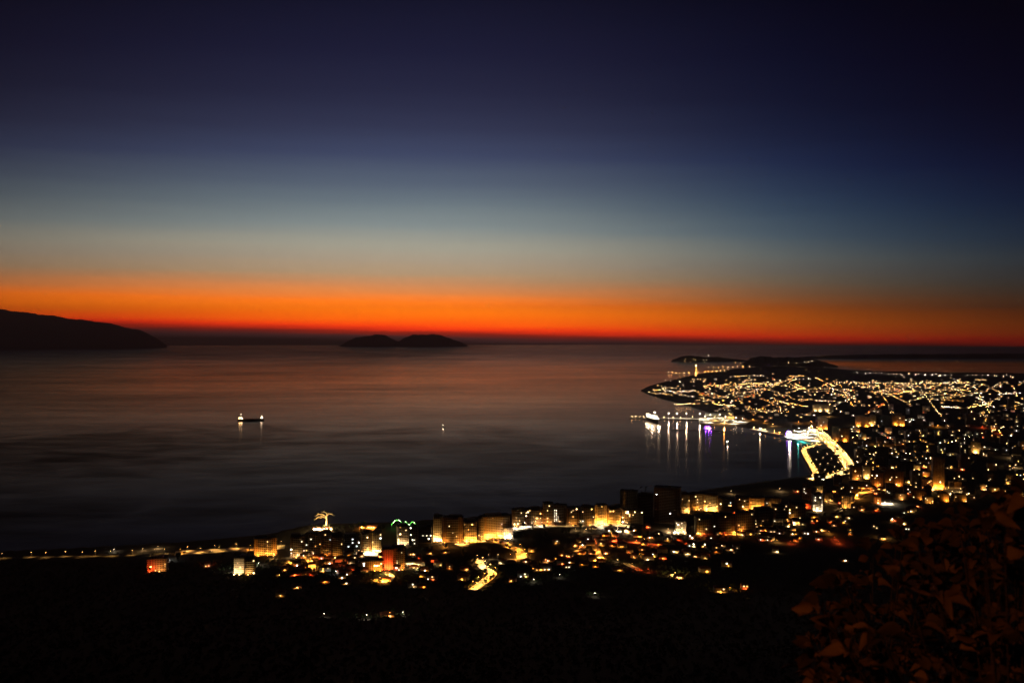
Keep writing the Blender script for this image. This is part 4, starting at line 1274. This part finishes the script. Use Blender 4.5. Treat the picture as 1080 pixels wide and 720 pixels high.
# quay wheel and coloured lights at the promenade corner
p = at(832.3, 461.2)
t = empty('ferris_wheel', p + Vector((0, 0, 0)), 0.1, 'small ferris wheel with violet rim lights on the promenade corner', 'ferris wheel')
rim = MB()
nn = 28
rim.tube([(10 * math.cos(a * 2 * math.pi / nn), 0, 13 + 10 * math.sin(a * 2 * math.pi / nn)) for a in range(nn + 1)], .55, 6)
rim.build('rim', HEAD['violet'], t)
sp_ = MB()
for a in range(12):
    sp_.tube([(0, 0, 13), (9.6 * math.cos(a * math.pi / 6), 0, 13 + 9.6 * math.sin(a * math.pi / 6))], .12, 4)
sp_.build('spokes', M['steel'], t)
MB().tube([(0, -1.2, 13), (0, 1.2, 13)], 3.2, 14).build('hub', emit('wheel_hub_glow', (1, .95, .9), 14, True), t)
st = MB()
for s in (-1, 1):
    for y in (-1.4, 1.4):
        st.tube([(s * 6, y * 2, 0), (0, y, 13)], .3, 5)
st.build('stand', M['ship_white'], t)
gm = MB().box((0, 0, -1.2), (1.8, 1.4, 1.8)).mesh('gondola', M['render_pink'])
for a in range(12):
    put('gondola', gm, t, loc=(10.2 * math.cos(a * math.pi / 6), -.9, 13 + 10.2 * math.sin(a * math.pi / 6)))
lo = bpy.data.objects.new('hub_light', lamp_light('wheel_flood', (1, .96, .9), PW * 90, 2.2))
COL.objects.link(lo)
lo.parent = t
lo.location = (0, -6, 13)
lamp(flat(841.5, 465.6, 3) + Vector((0, -4, 0)), 'teal', PW * 16, 'teal floodlight on the quay edge beside the violet wheel', 'coloured lights on the quay edge', rz=-1.57, hscale=.5, head=1.2, spot=None, kind='quay_floodlight')
lamp(flat(802, 454.2, 3) + Vector((0, 4, 0)), 'white', PW * 20, 'strong white floodlight at the quay root by the harbour', 'coloured lights on the quay edge', rz=-1.57, hscale=1.2, head=2.4, spot=None, kind='quay_floodlight')
lamp(flat(764.5, 448.6, 3) + Vector((0, 8, 0)), 'amber', PW * 20, 'strong amber floodlight on the quay above the dark tug', 'coloured lights on the quay edge', rz=-1.57, hscale=1.5, head=2.2, spot=None, kind='quay_floodlight')


# ------------------------------------------------------------------ vessels
def hull_mesh(Ln, Bm, H, bow=.28, flare=.2, mats=None):
    mb = MB()
    secs = 15
    rings = []
    for i in range(secs):
        u = i / (secs - 1)
        x = (u - .5) * Ln
        k = 1.0
        if u > 1 - bow:
            k = max(.03, 1 - ((u - (1 - bow)) / bow) ** 1.8)
        if u < .12:
            k = .78 + .22 * (u / .12)
        sh = H * (1 + .22 * max(0, (u - .6) / .4) ** 2)
        b = Bm / 2 * k
        rings.append([(x - (0.05 * Ln if u > .98 else 0), -b * (1 - flare), -2.0), (x, -b * (1 - flare * .5), H * .25), (x, -b, sh), (x, b, sh), (x, b * (1 - flare * .5), H * .25), (x - (0.05 * Ln if u > .98 else 0), b * (1 - flare), -2.0)])
    vs = [q for r in rings for q in r]
    fs = []
    for i in range(secs - 1):
        for j in range(6):
            k = (j + 1) % 6
            fs.append((i * 6 + j, (i + 1) * 6 + j, (i + 1) * 6 + k, i * 6 + k))
    fs.append(tuple(range(6)))
    fs.append(tuple((secs - 1) * 6 + 5 - j for j in range(6)))
    mb.add(vs, fs)
    return mb


def vlight(parent, loc, col, power, r=.6):
    lo = bpy.data.objects.new('deck_light', lamp_light('deck_light', col, power, r))
    COL.objects.link(lo)
    lo.parent = parent
    lo.location = loc


# ferry, end on to the pier
a, b = flat(683.5, 441.6), flat(694.5, 445.3)
d = b - a
t = empty('ferry', (a + b) / 2, math.atan2(d.y, d.x), 'big black-hulled ferry with brightly lit white decks moored at the pier', 'ferry')
Lf = d.length
hull_mesh(Lf, 24, 11).build('hull', M['hull_black'], t)
FW = emit('ferry_window_glow', (1, .84, .55), 9, False)
sup = MB()
for lv in range(4):
    sup.box((-6 - lv * 3, 0, 11 + 1.5 + lv * 3.1), (Lf * (.82 - .10 * lv), 22 - lv * 1.2, 3.05))
sup.build('superstructure', M['ship_white'], t)
for lv in range(4):
    wm = MB()
    ln_ = Lf * (.78 - .10 * lv)
    k = int(ln_ / 5)
    for i in range(k):
        for s in (-1, 1):
            wm.box((-6 - lv * 3 - ln_ / 2 + (i + .5) * ln_ / k, s * (11 - lv * .6 + .08), 12.8 + lv * 3.1), (2.6, .12, 1.2))
        if i < 7:
            wm.box((-6 - lv * 3 + Lf * (.41 - .05 * lv) + .08, -8 + i * 2.6, 12.8 + lv * 3.1), (.12, 1.6, 1.2))
    wm.build('window_row', FW, t)
MB().box((Lf * .18, 0, 25.2), (12, 20, 3.4)).build('bridge', M['ship_white'], t)
MB().box((-Lf * .22, 0, 28), (10, 7, 9), top=.75).build('funnel', M['hull_black'], t)
MB().tube([(Lf * .16, 0, 26), (Lf * .16, 0, 38)], [.6, .3], 6).build('mast', M['ship_white'], t)
MB().box((Lf * .16, 0, 38.5), (1.6, 1.6, 1.6)).build('masthead_light', HEAD['white'], t)
for u in (-.38, -.25, -.1, .05, .2, .33):
    for s in (-1, 1):
        vlight(t, (u * Lf, s * 17, 24), WHITE, PW * 2.5, .8)
        if s < 0:
            MB().box((u * Lf, s * 11.2, 24.6), (2.2, .8, .8)).build('flood_lamp', HEAD['white'], t)
vlight(t, (Lf * .52, 0, 26), WHITE, PW * 10, .8)

# cargo ship at anchor
p = flat(264.5, 443.3)
t = empty('cargo_ship', p, 0.12, 'long dark cargo ship at anchor lit at stern and bow', 'ship')
hull_mesh(112, 17, 6.5).build('hull', M['hull_black'], t)
cs = MB()
for lv in range(4):
    cs.box((-44 + lv * .6, 0, 6.5 + 1.4 + lv * 2.7), (17 - lv * 2, 14 - lv * 1.0, 2.65))
cs.build('superstructure', M['ship_white'], t)
MB().box((-51, 0, 18), (4, 4, 7), top=.8).build('funnel', M['hull_black'], t)
for i, x in enumerate((-26, -8, 10, 28)):
    MB().box((x, 0, 7.3), (14, 12, 1.6)).build('hatch', M['ship_deck'], t)
MB().tube([(-42, 0, 17), (-42, 0, 27)], [.4, .2], 6).build('mast', M['ship_white'], t)
fm = MB().box((46, 0, 9.2), (10, 9, 2.6), top=.7)
fm.build('forecastle', M['ship_white'], t)
MB().tube([(47, 0, 9), (47, 0, 19)], [.4, .2], 6).build('foremast', M['ship_white'], t)
for x, z, c, w in ((-48, 13, 'warm', 3.0), (-40, 12, 'warm', 3.0), (-36, 10.5, 'white', 2.6), (-42, 27.4, 'white', 1.4), (44, 12.4, 'white', 2.4), (50, 12.6, 'white', 2.4), (47, 19.3, 'white', 1.8)):
    MB().box((x, -7.6 if z < 20 and x < 0 else -3.2, z), (w, 1.0, w * .6)).build('deck_lamp', HEADN[c], t)
for x, z, pw in ((-47, 12, 1.6), (-38, 12, 1.6), (46, 14, 1.6)):
    vlight(t, (x, -13, z), WARM if x < 0 else WHITE, PW * pw, .8)

# small motor boat with one lamp
p = flat(467.3, 450.2)
t = empty('motor_boat', p, 0.5, 'small boat with one white lamp alone on the bay', 'boat')
hull_mesh(14, 4.2, 1.6).build('hull', M['ship_white'], t)
MB().box((-1, 0, 2.8), (5, 3, 2.4), top=.85).build('cabin', M['ship_white'], t)
MB().tube([(-1, 0, 4), (-1, 0, 9)], [.12, .08], 6).build('mast', M['steel'], t)
MB().box((-1, 0, 9.4), (1.2, 1.2, 1.0)).build('mast_lamp', HEADN['white'], t)
vlight(t, (-1, -1.6, 9.4), WHITE, PW * .5, .5)

# violet excursion boat
p = flat(746.3, 452.2)
t = empty('excursion_boat', p, 0.15, 'excursion boat glowing violet all over beside the cargo quay', 'boat')
hull_mesh(34, 9, 3.4).build('hull', M['ship_white'], t)
eb = MB()
for lv in range(3):
    eb.box((-2, 0, 3.4 + 1.4 + lv * 2.9), (24 - 3 * lv, 8 - lv, 2.3)).box((-2, 0, 3.4 + 2.7 + lv * 2.9), (26 - 3 * lv, 8.8 - lv, .3))
eb.build('saloon', M['ship_white'], t)
VB = emit('violet_tube_glow', (.16, .02, 1), 10)
for lv in range(3):
    MB().box((-2, -4.5 + lv * .5, 3.4 + 2.4 + lv * 2.9), (25 - 3 * lv, .3, .8)).build('light_strip', VB, t)
MB().box((2, -4.6, 2.6), (24, .3, .9)).build('hull_strip', emit('pink_tube_glow', (1, .25, .8), 7), t)
for x, y in ((-6, 0), (8, 0)):
    MB().tube([(x, y, 12), (x, y, 26)], [.35, .15], 6).build('mast', M['ship_white'], t)
for x in (-12, 0, 12):
    vlight(t, (x, -12, 9), (.22, .05, 1), PW * 4, .8)
vlight(t, (4, -9, 3), (1, .3, .9), PW * 7, .8)

# dark tug with a small white lamp
p = flat(766, 468.8)
t = empty('tug_boat', p, 1.2, 'dark unlit tug with one small white lamp off the quay', 'boat')
hull_mesh(26, 9, 3.6).build('hull', M['hull_black'], t)
MB().box((2, 0, 6), (9, 6.4, 5), top=.86).build('wheelhouse', M['hull_black'], t)
MB().box((-5, 0, 6.4), (2.6, 2.6, 6), top=.85).build('funnel', M['hull_black'], t)
MB().tube([(3, 0, 8), (3, 0, 18)], [.25, .12], 6).build('mast', M['hull_black'], t)
for q, (x, z) in enumerate(((6.0, 9.0), (3, 12))):
    MB().box((x, -3.6, z), (1.3, 1.0, 1.0)).build('deck_lamp', HEAD['white'], t)
vlight(t, (7, -5, 8), WHITE, PW * 2, .4)


# ------------------------------------------------------------------ floodlit clifftop tree, lit terrace, green arch, crane
def leafy(mb, centre, rad, n, size, r, m=0, squash=.75, hollow=.5):
    for _ in range(n):
        u = Vector((r.gauss(0, 1), r.gauss(0, 1), r.gauss(0, 1))).normalized()
        p = Vector(centre) + Vector((u.x, u.y, u.z * squash)) * rad * (hollow + (1 - hollow) * r.random())
        a = Vector((r.gauss(0, 1), r.gauss(0, 1), r.gauss(0, .6))).normalized()
        b = a.orthogonal().normalized()
        s = size * r.uniform(.6, 1.3)
        mb.add([p - a * s, p + b * s * .5, p + a * s, p - b * s * .5], [(0, 1, 2, 3)], m)


def tree_meshes(seed, h=9.0, kind='round'):
    r = random.Random(seed)
    tk = MB()
    tk.tube([(0, 0, -1), (.1, 0, h * .3), (.2 * r.uniform(-1, 1), .2, h * .55), (.3 * r.uniform(-1, 1), .1, h * .8)], [.28, .22, .14, .05], 7)
    cr = MB()
    for q in range(7 if kind == 'round' else 5):
        an = q * 2.4 + r.random()
        rr = h * .22 * r.uniform(.4, 1.2) if kind == 'round' else h * .10
        z = h * r.uniform(.5, .88) if kind == 'round' else h * (.3 + .15 * q)
        c = (rr * math.cos(an), rr * math.sin(an), z)
        tk.tube([(0.05, 0, h * .38), (c[0] * .6, c[1] * .6, (h * .4 + c[2]) / 2), c], [.11, .07, .03], 5)
        leafy(cr, c, h * (.2 if kind == 'round' else .16) * r.uniform(.75, 1.2), 150, h * .045, r)
    return tk.mesh('trunk', M['bark']), cr.mesh('crown', M['leaf'] if kind == 'round' else M['leaf_dark'])


TREES = [tree_meshes(s, 9.0, k) for s, k in ((1, 'round'), (2, 'round'), (3, 'round'), (4, 'tall'))]
tp = []
n_try = 0
while len(tp) < 140 and n_try < 4000:
    n_try += 1
    px = random.uniform(140, 905)
    if random.random() < .18:
        px, py = random.gauss(365, 24), random.gauss(559, 2.5)
    elif random.random() < .12:
        px, py = random.uniform(852, 890), random.uniform(474, 498)
    elif random.random() < .16:
        px, py = random.uniform(545, 690), random.uniform(558, 567)
    else:
        mid = np.interp(px, [140, 285, 420, 560, 640, 720, 800, 905], [592, 592, 590, 583, 572, 570, 560, 546])
        py = random.gauss(mid, 10)
        if py < np.interp(px, [140, 285, 500, 640, 760, 905], [589, 587, 575, 558, 548, 540]):
            continue
    if 496 < px < 524 and py > 588 or 518 < px < 556 and 566 < py < 592:
        continue
    q = at(px, py)
    if not on_land(q.x, q.y, 5):
        continue
    tp.append((px, py))
tp.sort()
tc_ = {}
for px, py in tp:
    zone = 'on the cape wood' if py < 570 and px < 420 else 'in the seaside park' if 850 < px < 892 and py < 500 else 'among the hill-foot houses'
    k = random.randrange(4)
    tc_[zone] = tc_.get(zone, 0) + 1
    t = empty('tree', at(px, py), random.uniform(0, 6.28), '%s tree, %s from the cape %s' % (['broad dark', 'loose dark', 'rounded dark', 'slim dark'][k], nth(tc_[zone]), zone), 'tree', 'dark trees between the buildings')
    s = random.uniform(.7, 1.35)
    t.scale = (s, s, s * random.uniform(.9, 1.2))
    put('trunk', TREES[k][0], t)
    put('crown', TREES[k][1], t)

def beside(path, step, off, where):
    n = 0
    for i in range(3, len(path) - 2, step):
        d = (path[i + 1] - path[i - 1])
        d.z = 0
        d.normalize()
        n += 1
        sg = random.choice((-1, 1))
        q = path[i] + Vector((-d.y, d.x, 0)) * sg * off * random.uniform(.85, 1.4)
        if not on_land(q.x, q.y, 2):
            continue
        q.z = float(ground(q.x, q.y))
        k = random.randrange(4)
        t = empty('tree', q, random.uniform(0, 6.28), '%s roadside tree, %s along %s' % (['broad', 'loose', 'rounded', 'slim'][k], nth(n), where), 'tree', 'trees along the lit roads')
        sc = random.uniform(.6, 1.1)
        t.scale = (sc, sc, sc)
        put('trunk', TREES[k][0], t)
        put('crown', TREES[k][1], t)


beside(r5[:cut], 2, 7.0, 'the winding hillside road')
beside(r3, 2, 9.5, 'the orange avenue')
beside(r1, 4, 12.5, 'the bright stretch of the shore road')
beside(b4, 2, 17.0, 'the main boulevard')
beside(b2, 2, 11.0, 'the park path by the water')
beside(b3, 2, 15.0, 'the avenue closing the park')

CAR_BODY = {}
for nm_, c_ in (('white', (.7, .7, .7)), ('silver', (.4, .41, .42)), ('dark', (.03, .03, .035)), ('red', (.35, .03, .02))):
    mb = MB()
    mb.box((0, 0, .55), (4.3, 1.76, .55))
    mb.box((0, 0, .88), (4.1, 1.68, .14), top=.95)
    CAR_BODY[nm_] = mb.mesh('body', mat('%s_car_paint' % nm_, c_, .35, 0, 1, .5))
CAR_CABIN = MB().box((-.2, 0, 1.2), (2.3, 1.56, .56), top=.78).mesh('cabin', mat('car_glass', (.02, .022, .025), .15, 0, 1, .6))
CAR_WHEEL = MB().tube([(0, -.11, 0), (0, .11, 0)], .32, 12).mesh('wheel', mat('tyre_rubber', (.02, .02, .02), .9))
CAR_HEAD = MB().box((0, 0, 0), (.08, .38, .18)).mesh('headlight', emit('headlight_glow', (1, .9, .7), 8))
CAR_TAIL = MB().box((0, 0, 0), (.08, .38, .16)).mesh('tail_light', emit('tail_glow', (1, .04, .02), 3))


def cars(path, n, where):
    for i in range(n):
        u = int((i + random.uniform(.2, .8)) / n * (len(path) - 3)) + 1
        d = path[u + 1] - path[u - 1]
        d.z = 0
        d.normalize()
        sg = random.choice((-1, 1))
        q = path[u] + Vector((-d.y, d.x, 0)) * sg * 2.0
        q.z = max(float(ground(q.x + a_, q.y + b_)) for a_ in (-3, 0, 3) for b_ in (-3, 0, 3)) + .38
        c = random.choice(list(CAR_BODY))
        t = empty('car', q, math.atan2(d.y, d.x) + (math.pi if sg > 0 else 0), '%s car, %s along %s' % (c, nth(i + 1), where), 'car', 'cars on the lit roads')
        put('body', CAR_BODY[c], t)
        put('cabin', CAR_CABIN, t)
        for x in (-1.35, 1.35):
            for y in (-.8, .8):
                put('wheel', CAR_WHEEL, t, loc=(x, y, .32))
        for y in (-.62, .62):
            put('headlight', CAR_HEAD, t, loc=(2.16, y, .66))
            put('tail_light', CAR_TAIL, t, loc=(-2.16, y, .7))


cars(r5[:cut], 7, 'the winding hillside road')
cars(r3, 8, 'the orange avenue')
cars(r6, 7, 'the street of the dazzling terrace')
cars(r1, 7, 'the bright stretch of the shore road')

# scrub of the black hillside, one mass
sc_ = MB()
r = random.Random(31)
for _ in range(14000):
    Yq = 330 + 860 * r.random() ** .8
    Xq = r.uniform(-.78, .78) * Yq
    if any(abs(Xq - q.x) + abs(Yq - q.y) < 16 for q in r5[::3]):
        continue
    zq = float(ground(Xq, Yq))
    sz = r.uniform(1.0, 3.0)
    leafy(sc_, (Xq, Yq, zq + sz * .5), sz, 13, sz * .42, r, squash=.8, hollow=.15)
tag(sc_.build('hillside_scrub', M['leaf_dark']), 'dense black scrub covering the unlit hillside', 'scrub', kind='stuff')

# floodlit tree on the cape
g = at(343.5, 557)
t = empty('floodlit_tree', g, 0, 'great clifftop tree floodlit golden on its trunk and limbs', 'tree')
r = random.Random(8)
tk = MB()
tk.tube([(0, 0, -2), (.5, 0, 6), (1.5, 0, 14), (1.0, 0, 22)], [2.6, 2.0, 1.7, 1.2], 10)
limbs = [((1, 0, 21), (-7, -1, 26), (-14, -1, 26), (-20, -1, 22)), ((1, 0, 20), (-5, 1, 21), (-10, 0, 19), (-14, 0, 20)), ((1, 0, 22), (5, 0, 27), (10, 0, 26), (15, 0, 23)), ((1, 0, 22), (1, 2, 27), (-4, 2, 30), (-9, 1, 29)), ((1, 0, 18), (-8, -2, 23), (-15, -2, 20), (-21, -2, 16))]
cr = MB()
for lb in limbs:
    tk.tube(lb, [1.1, .9, .7, .3], 7)
    for q in lb[1:]:
        leafy(cr, (q[0], q[1], q[2] + 1), 2.6, 46, .55, r, hollow=.2)
tk.build('trunk', M['render_ochre'] if False else mat('pale_bark', (.34, .26, .17), .9, .3, .6), t)
cr.build('crown', mat('sunbleached_foliage', (.16, .17, .07), .8, .4, .8), t)
for x, y, z, pw in ((4, -9, 3, 3.2), (-3, -9, 8, 2.6), (-10, -10, 14, 2.6), (8, -10, 16, 2.0), (0, -11, 15, 2.6), (-17, -9, 12, 1.6)):
    vlight(t, (x, y, z), (1, .66, .26), PW * pw * 1.6, .4)
# restaurant terrace under it
g = at(340, 559.5)
t = empty('restaurant', g, 0.05, 'low restaurant terrace with bright lanterns under the floodlit tree', 'restaurant')
MB().box((0, 4, 1.6), (34, 8, 5.2)).build('wall', M['render_white'], t)
MB().box((0, 3, 4.4), (37, 12, .4)).build('roof', M['tile'], t)
for q in range(9):
    MB().box((-16 + q * 4, -1.0 - (q % 2), 3.3), (1.3, .8, .8)).build('lantern', HEAD['warm'], t)
for q in (-14, -7, 0, 7, 14):
    vlight(t, (q, -3.5, 3.0), (1, .66, .3), PW * .7, .3)
g = at(388, 558)
t = empty('restaurant', g, -0.05, 'orange-lit beach restaurant on the cape wood edge', 'restaurant')
MB().box((0, 4, 2), (30, 9, 6)).build('wall', M['render_ochre'], t)
MB().box((0, 3, 5.3), (34, 13, .5)).build('roof', M['tile'], t)
for q in range(6):
    MB().box((-12 + q * 4.6, -1.4, 3.6), (1.3, .7, .8)).build('lantern', HEAD['sodium'], t)
for q in (-14, -6, 2, 10):
    vlight(t, (q, -4.0, 3.4), SODIUM, PW * 1.0, .3)
vlight(t, (2, -2, 9), AMBER, PW * 1.4, .3)
# green arch of string lights
g = at(425, 557)
t = empty('light_arch', g, 0, 'arch of green and white string lights above the glaring corner', 'string lights')
arc = [(-22 + i * 1.25, 0, 7 + 8.5 * math.sin(math.pi * i / 18)) for i in range(19)]
arc2 = [(0.5 + i * 1.6, 0, 9 + 3 * math.sin(i * .7)) for i in range(17)]
fr = MB()
fr.tube(arc, .25, 5)
fr.tube(arc2, .2, 5)
for x, z in ((-22, 7), (.5, 7), (10, 10), (26, 9)):
    fr.tube([(x, 0, -2), (x, 0, z)], .25, 5)
fr.build('frame', M['steel'], t)
gb, wb_ = emit('green_bulb_glow', (.16, .9, .10), 7), emit('white_bulb_glow', (.8, 1, .6), 12)
bm1 = MB().tube([(0, 0, -.45), (0, 0, 0), (0, 0, .45)], [.3, .5, .3], 6).mesh('bulb', gb)
bm2 = MB().tube([(0, 0, -.45), (0, 0, 0), (0, 0, .45)], [.3, .5, .3], 6).mesh('bulb', wb_)
for q in arc + arc2:
    put('bulb', bm1 if r.random() < .6 else bm2, t, loc=(q[0], -.5, q[2] + r.uniform(-.4, 1.0)))
vlight(t, (-10, -5, 9), (.2, 1, .15), PW * .5, .3)

# tower crane by the unlit blocks
g = at(681, 545)
t = empty('tower_crane', g, 0.3, 'thin dark tower crane standing over the unlit blocks', 'crane')
hc = EYE - (513 - Y0) / FPX * g.y - g.z
cm = MB()
for sx_ in (-.8, .8):
    for sy_ in (-.8, .8):
        cm.tube([(sx_, sy_, -1), (sx_, sy_, hc)], .16, 4)
for q in range(int(hc / 3)):
    cm.tube([(-.8, -.8, q * 3), (.8, -.8, q * 3 + 3)], .09, 4).tube([(.8, .8, q * 3), (-.8, .8, q * 3 + 3)], .09, 4)
cm.build('mast', M['crane'], t)
jb = MB()
jb.tube([(-12, 0, hc), (26, 0, hc)], .3, 4).tube([(-12, 0, hc + .1), (0, 0, hc + 5), (26, 0, hc + .2)], .12, 4)
jb.build('jib', M['crane'], t)
MB().box((-11, 0, hc - 1), (3, 1.6, 2.2)).build('counterweight', M['concrete'], t)
MB().box((1.5, 0, hc - 1.2), (1.6, 1.6, 2)).build('cab', M['crane'], t)

# ------------------------------------------------------------------ the shrub at the viewpoint, and an assumed lamp, added out of view behind the camera to light it
def shrub():
    r = random.Random(21)
    root = Vector((1.75, 3.1, float(ground(1.75, 3.1))))
    t = empty('leafy_shrub', root, 0, 'dim russet leafy shrub close beside the viewpoint', 'shrub')
    leafm = mat('dry_leaves', (0.16, 0.08, 0.032), .75, .85, 6, .18)
    stemm = mat('reddish_stems', (0.09, 0.05, 0.03), .7, .3, 20)
    leafd = mat('old_dark_leaves', (0.075, 0.042, 0.022), .8, .6, 8, .12)
    lv = MB()

    def leaf(p, d, size):
        d = d.normalized()
        side = d.cross(Vector((0, 0, 1)))
        if side.length < .1:
            side = Vector((1, 0, 0))
        side.normalize()
        roll = r.gauss(0, .9)
        up = side.cross(d).normalized()
        side = side * math.cos(roll) + up * math.sin(roll)
        up = side.cross(d).normalized()
        k = 8
        fold = r.uniform(.3, 1.0)
        droop = r.uniform(.1, .85)
        bend = r.uniform(-.25, .25)
        vs = []
        for i in range(k):
            u = i / (k - 1)
            wd = size * .29 * math.sin(math.pi * min(1, u ** .75 * 1.0)) + .0015
            c = p + d * size * u + Vector((0, 0, -1)) * size * droop * u * u + side * size * bend * u * u
            vs += [c - side * wd + up * wd * fold, c, c + side * wd + up * wd * fold]
        fs = []
        for i in range(k - 1):
            a = i * 3
            fs += [(a, a + 1, a + 4, a + 3), (a + 1, a + 2, a + 5, a + 4)]
        lv.add(vs, fs, 0 if r.random() < .5 else 1)
    # target spots for branch tips in the view (px, py, distance)
    tips = []
    for _ in range(104):
        px = r.uniform(850, 1115)
        topy = np.interp(px, [850, 880, 930, 1000, 1080, 1110], [690, 600, 556, 545, 520, 512])
        py = r.uniform(topy + 8, 735)
        if r.random() < .4:
            py = topy + r.uniform(6, 40)
        D = r.uniform(2.1, 3.9)
        tips.append(Vector(((px - CX) / FPX * D, D, EYE - (py - Y0) / FPX * D)))
    bm_ = MB()
    hub = [Vector((r.uniform(-.35, .45), r.uniform(-.4, .4), r.uniform(.15, .7))) for _ in range(7)]
    for h_ in hub:
        bm_.tube([(h_.x * .2, h_.y * .2, -.2), tuple(h_ * .6), tuple(h_)], [.022, .016, .012], 6)
    for q in tips:
        q = q - root
        h_ = min(hub, key=lambda a: (a - q).length)
        m_ = (h_ + q) / 2 + Vector((0, 0, .12))
        pts = []
        for i in range(9):
            u = i / 8
            pts.append(h_ * (1 - u) ** 2 + m_ * 2 * u * (1 - u) + q * u * u)
        bm_.tube(pts, [.005 - .0035 * i / 8 for i in range(9)], 5)
        for i in range(3, 9):
            for _ in range(4 if i < 8 else 5):
                dirn = (pts[i] - pts[i - 1]).normalized() * .5 + Vector((r.gauss(0, .7), r.gauss(0, .7), r.gauss(.05, .35)))
                st = pts[i] + dirn.normalized() * .03
                leaf(st, dirn, r.uniform(.03, .088))
    bm_.build('branch', stemm, t)
    o = lv.build('foliage', [leafm, leafd], t)
    o.data.polygons.foreach_set('use_smooth', [True] * len(o.data.polygons))


shrub()
g = Vector((-2.2, -2.6, float(ground(-2.2, -2.6))))  # unseen lamp post, assumed from the warm light on the shrub
t = empty('assumed_lamp', g, 0, 'assumed warm lamp post, unseen behind the camera, lighting the shrub', 'lamp')
MB().tube([(0, 0, -.3), (0, 0, .3), (0, 0, 3.3), (.12, .16, 3.5), (.36, .48, 3.52)], [.09, .06, .045, .035, .03], 8).build('pole', M['pole'], t)
MB().tube([(.36, .48, 3.3), (.36, .48, 3.32), (.36, .48, 3.46), (.36, .48, 3.56)], [.24, .24, .14, .04], 10).build('lamp_shade', M['pole'], t)
MB().tube([(.36, .48, 3.16), (.36, .48, 3.28)], [.06, .06], 8).build('bulb', emit('assumed_bulb_glow', (1, .36, .10), 20), t)
lo = bpy.data.objects.new('lamp_light', lamp_light('terrace_lamp_light', (1, .34, .10), 185, .05, 170))
COL.objects.link(lo)
lo.parent = t
lo.location = (.36, .48, 3.08)
print({k: sum(o.name.split('.')[0] == k for o in S.objects) for k in ('street_lamp', 'house', 'apartment_building', 'tree')}, 'lamps', LAMP_N[0], 'far', len(far), 'objects', len(S.objects))
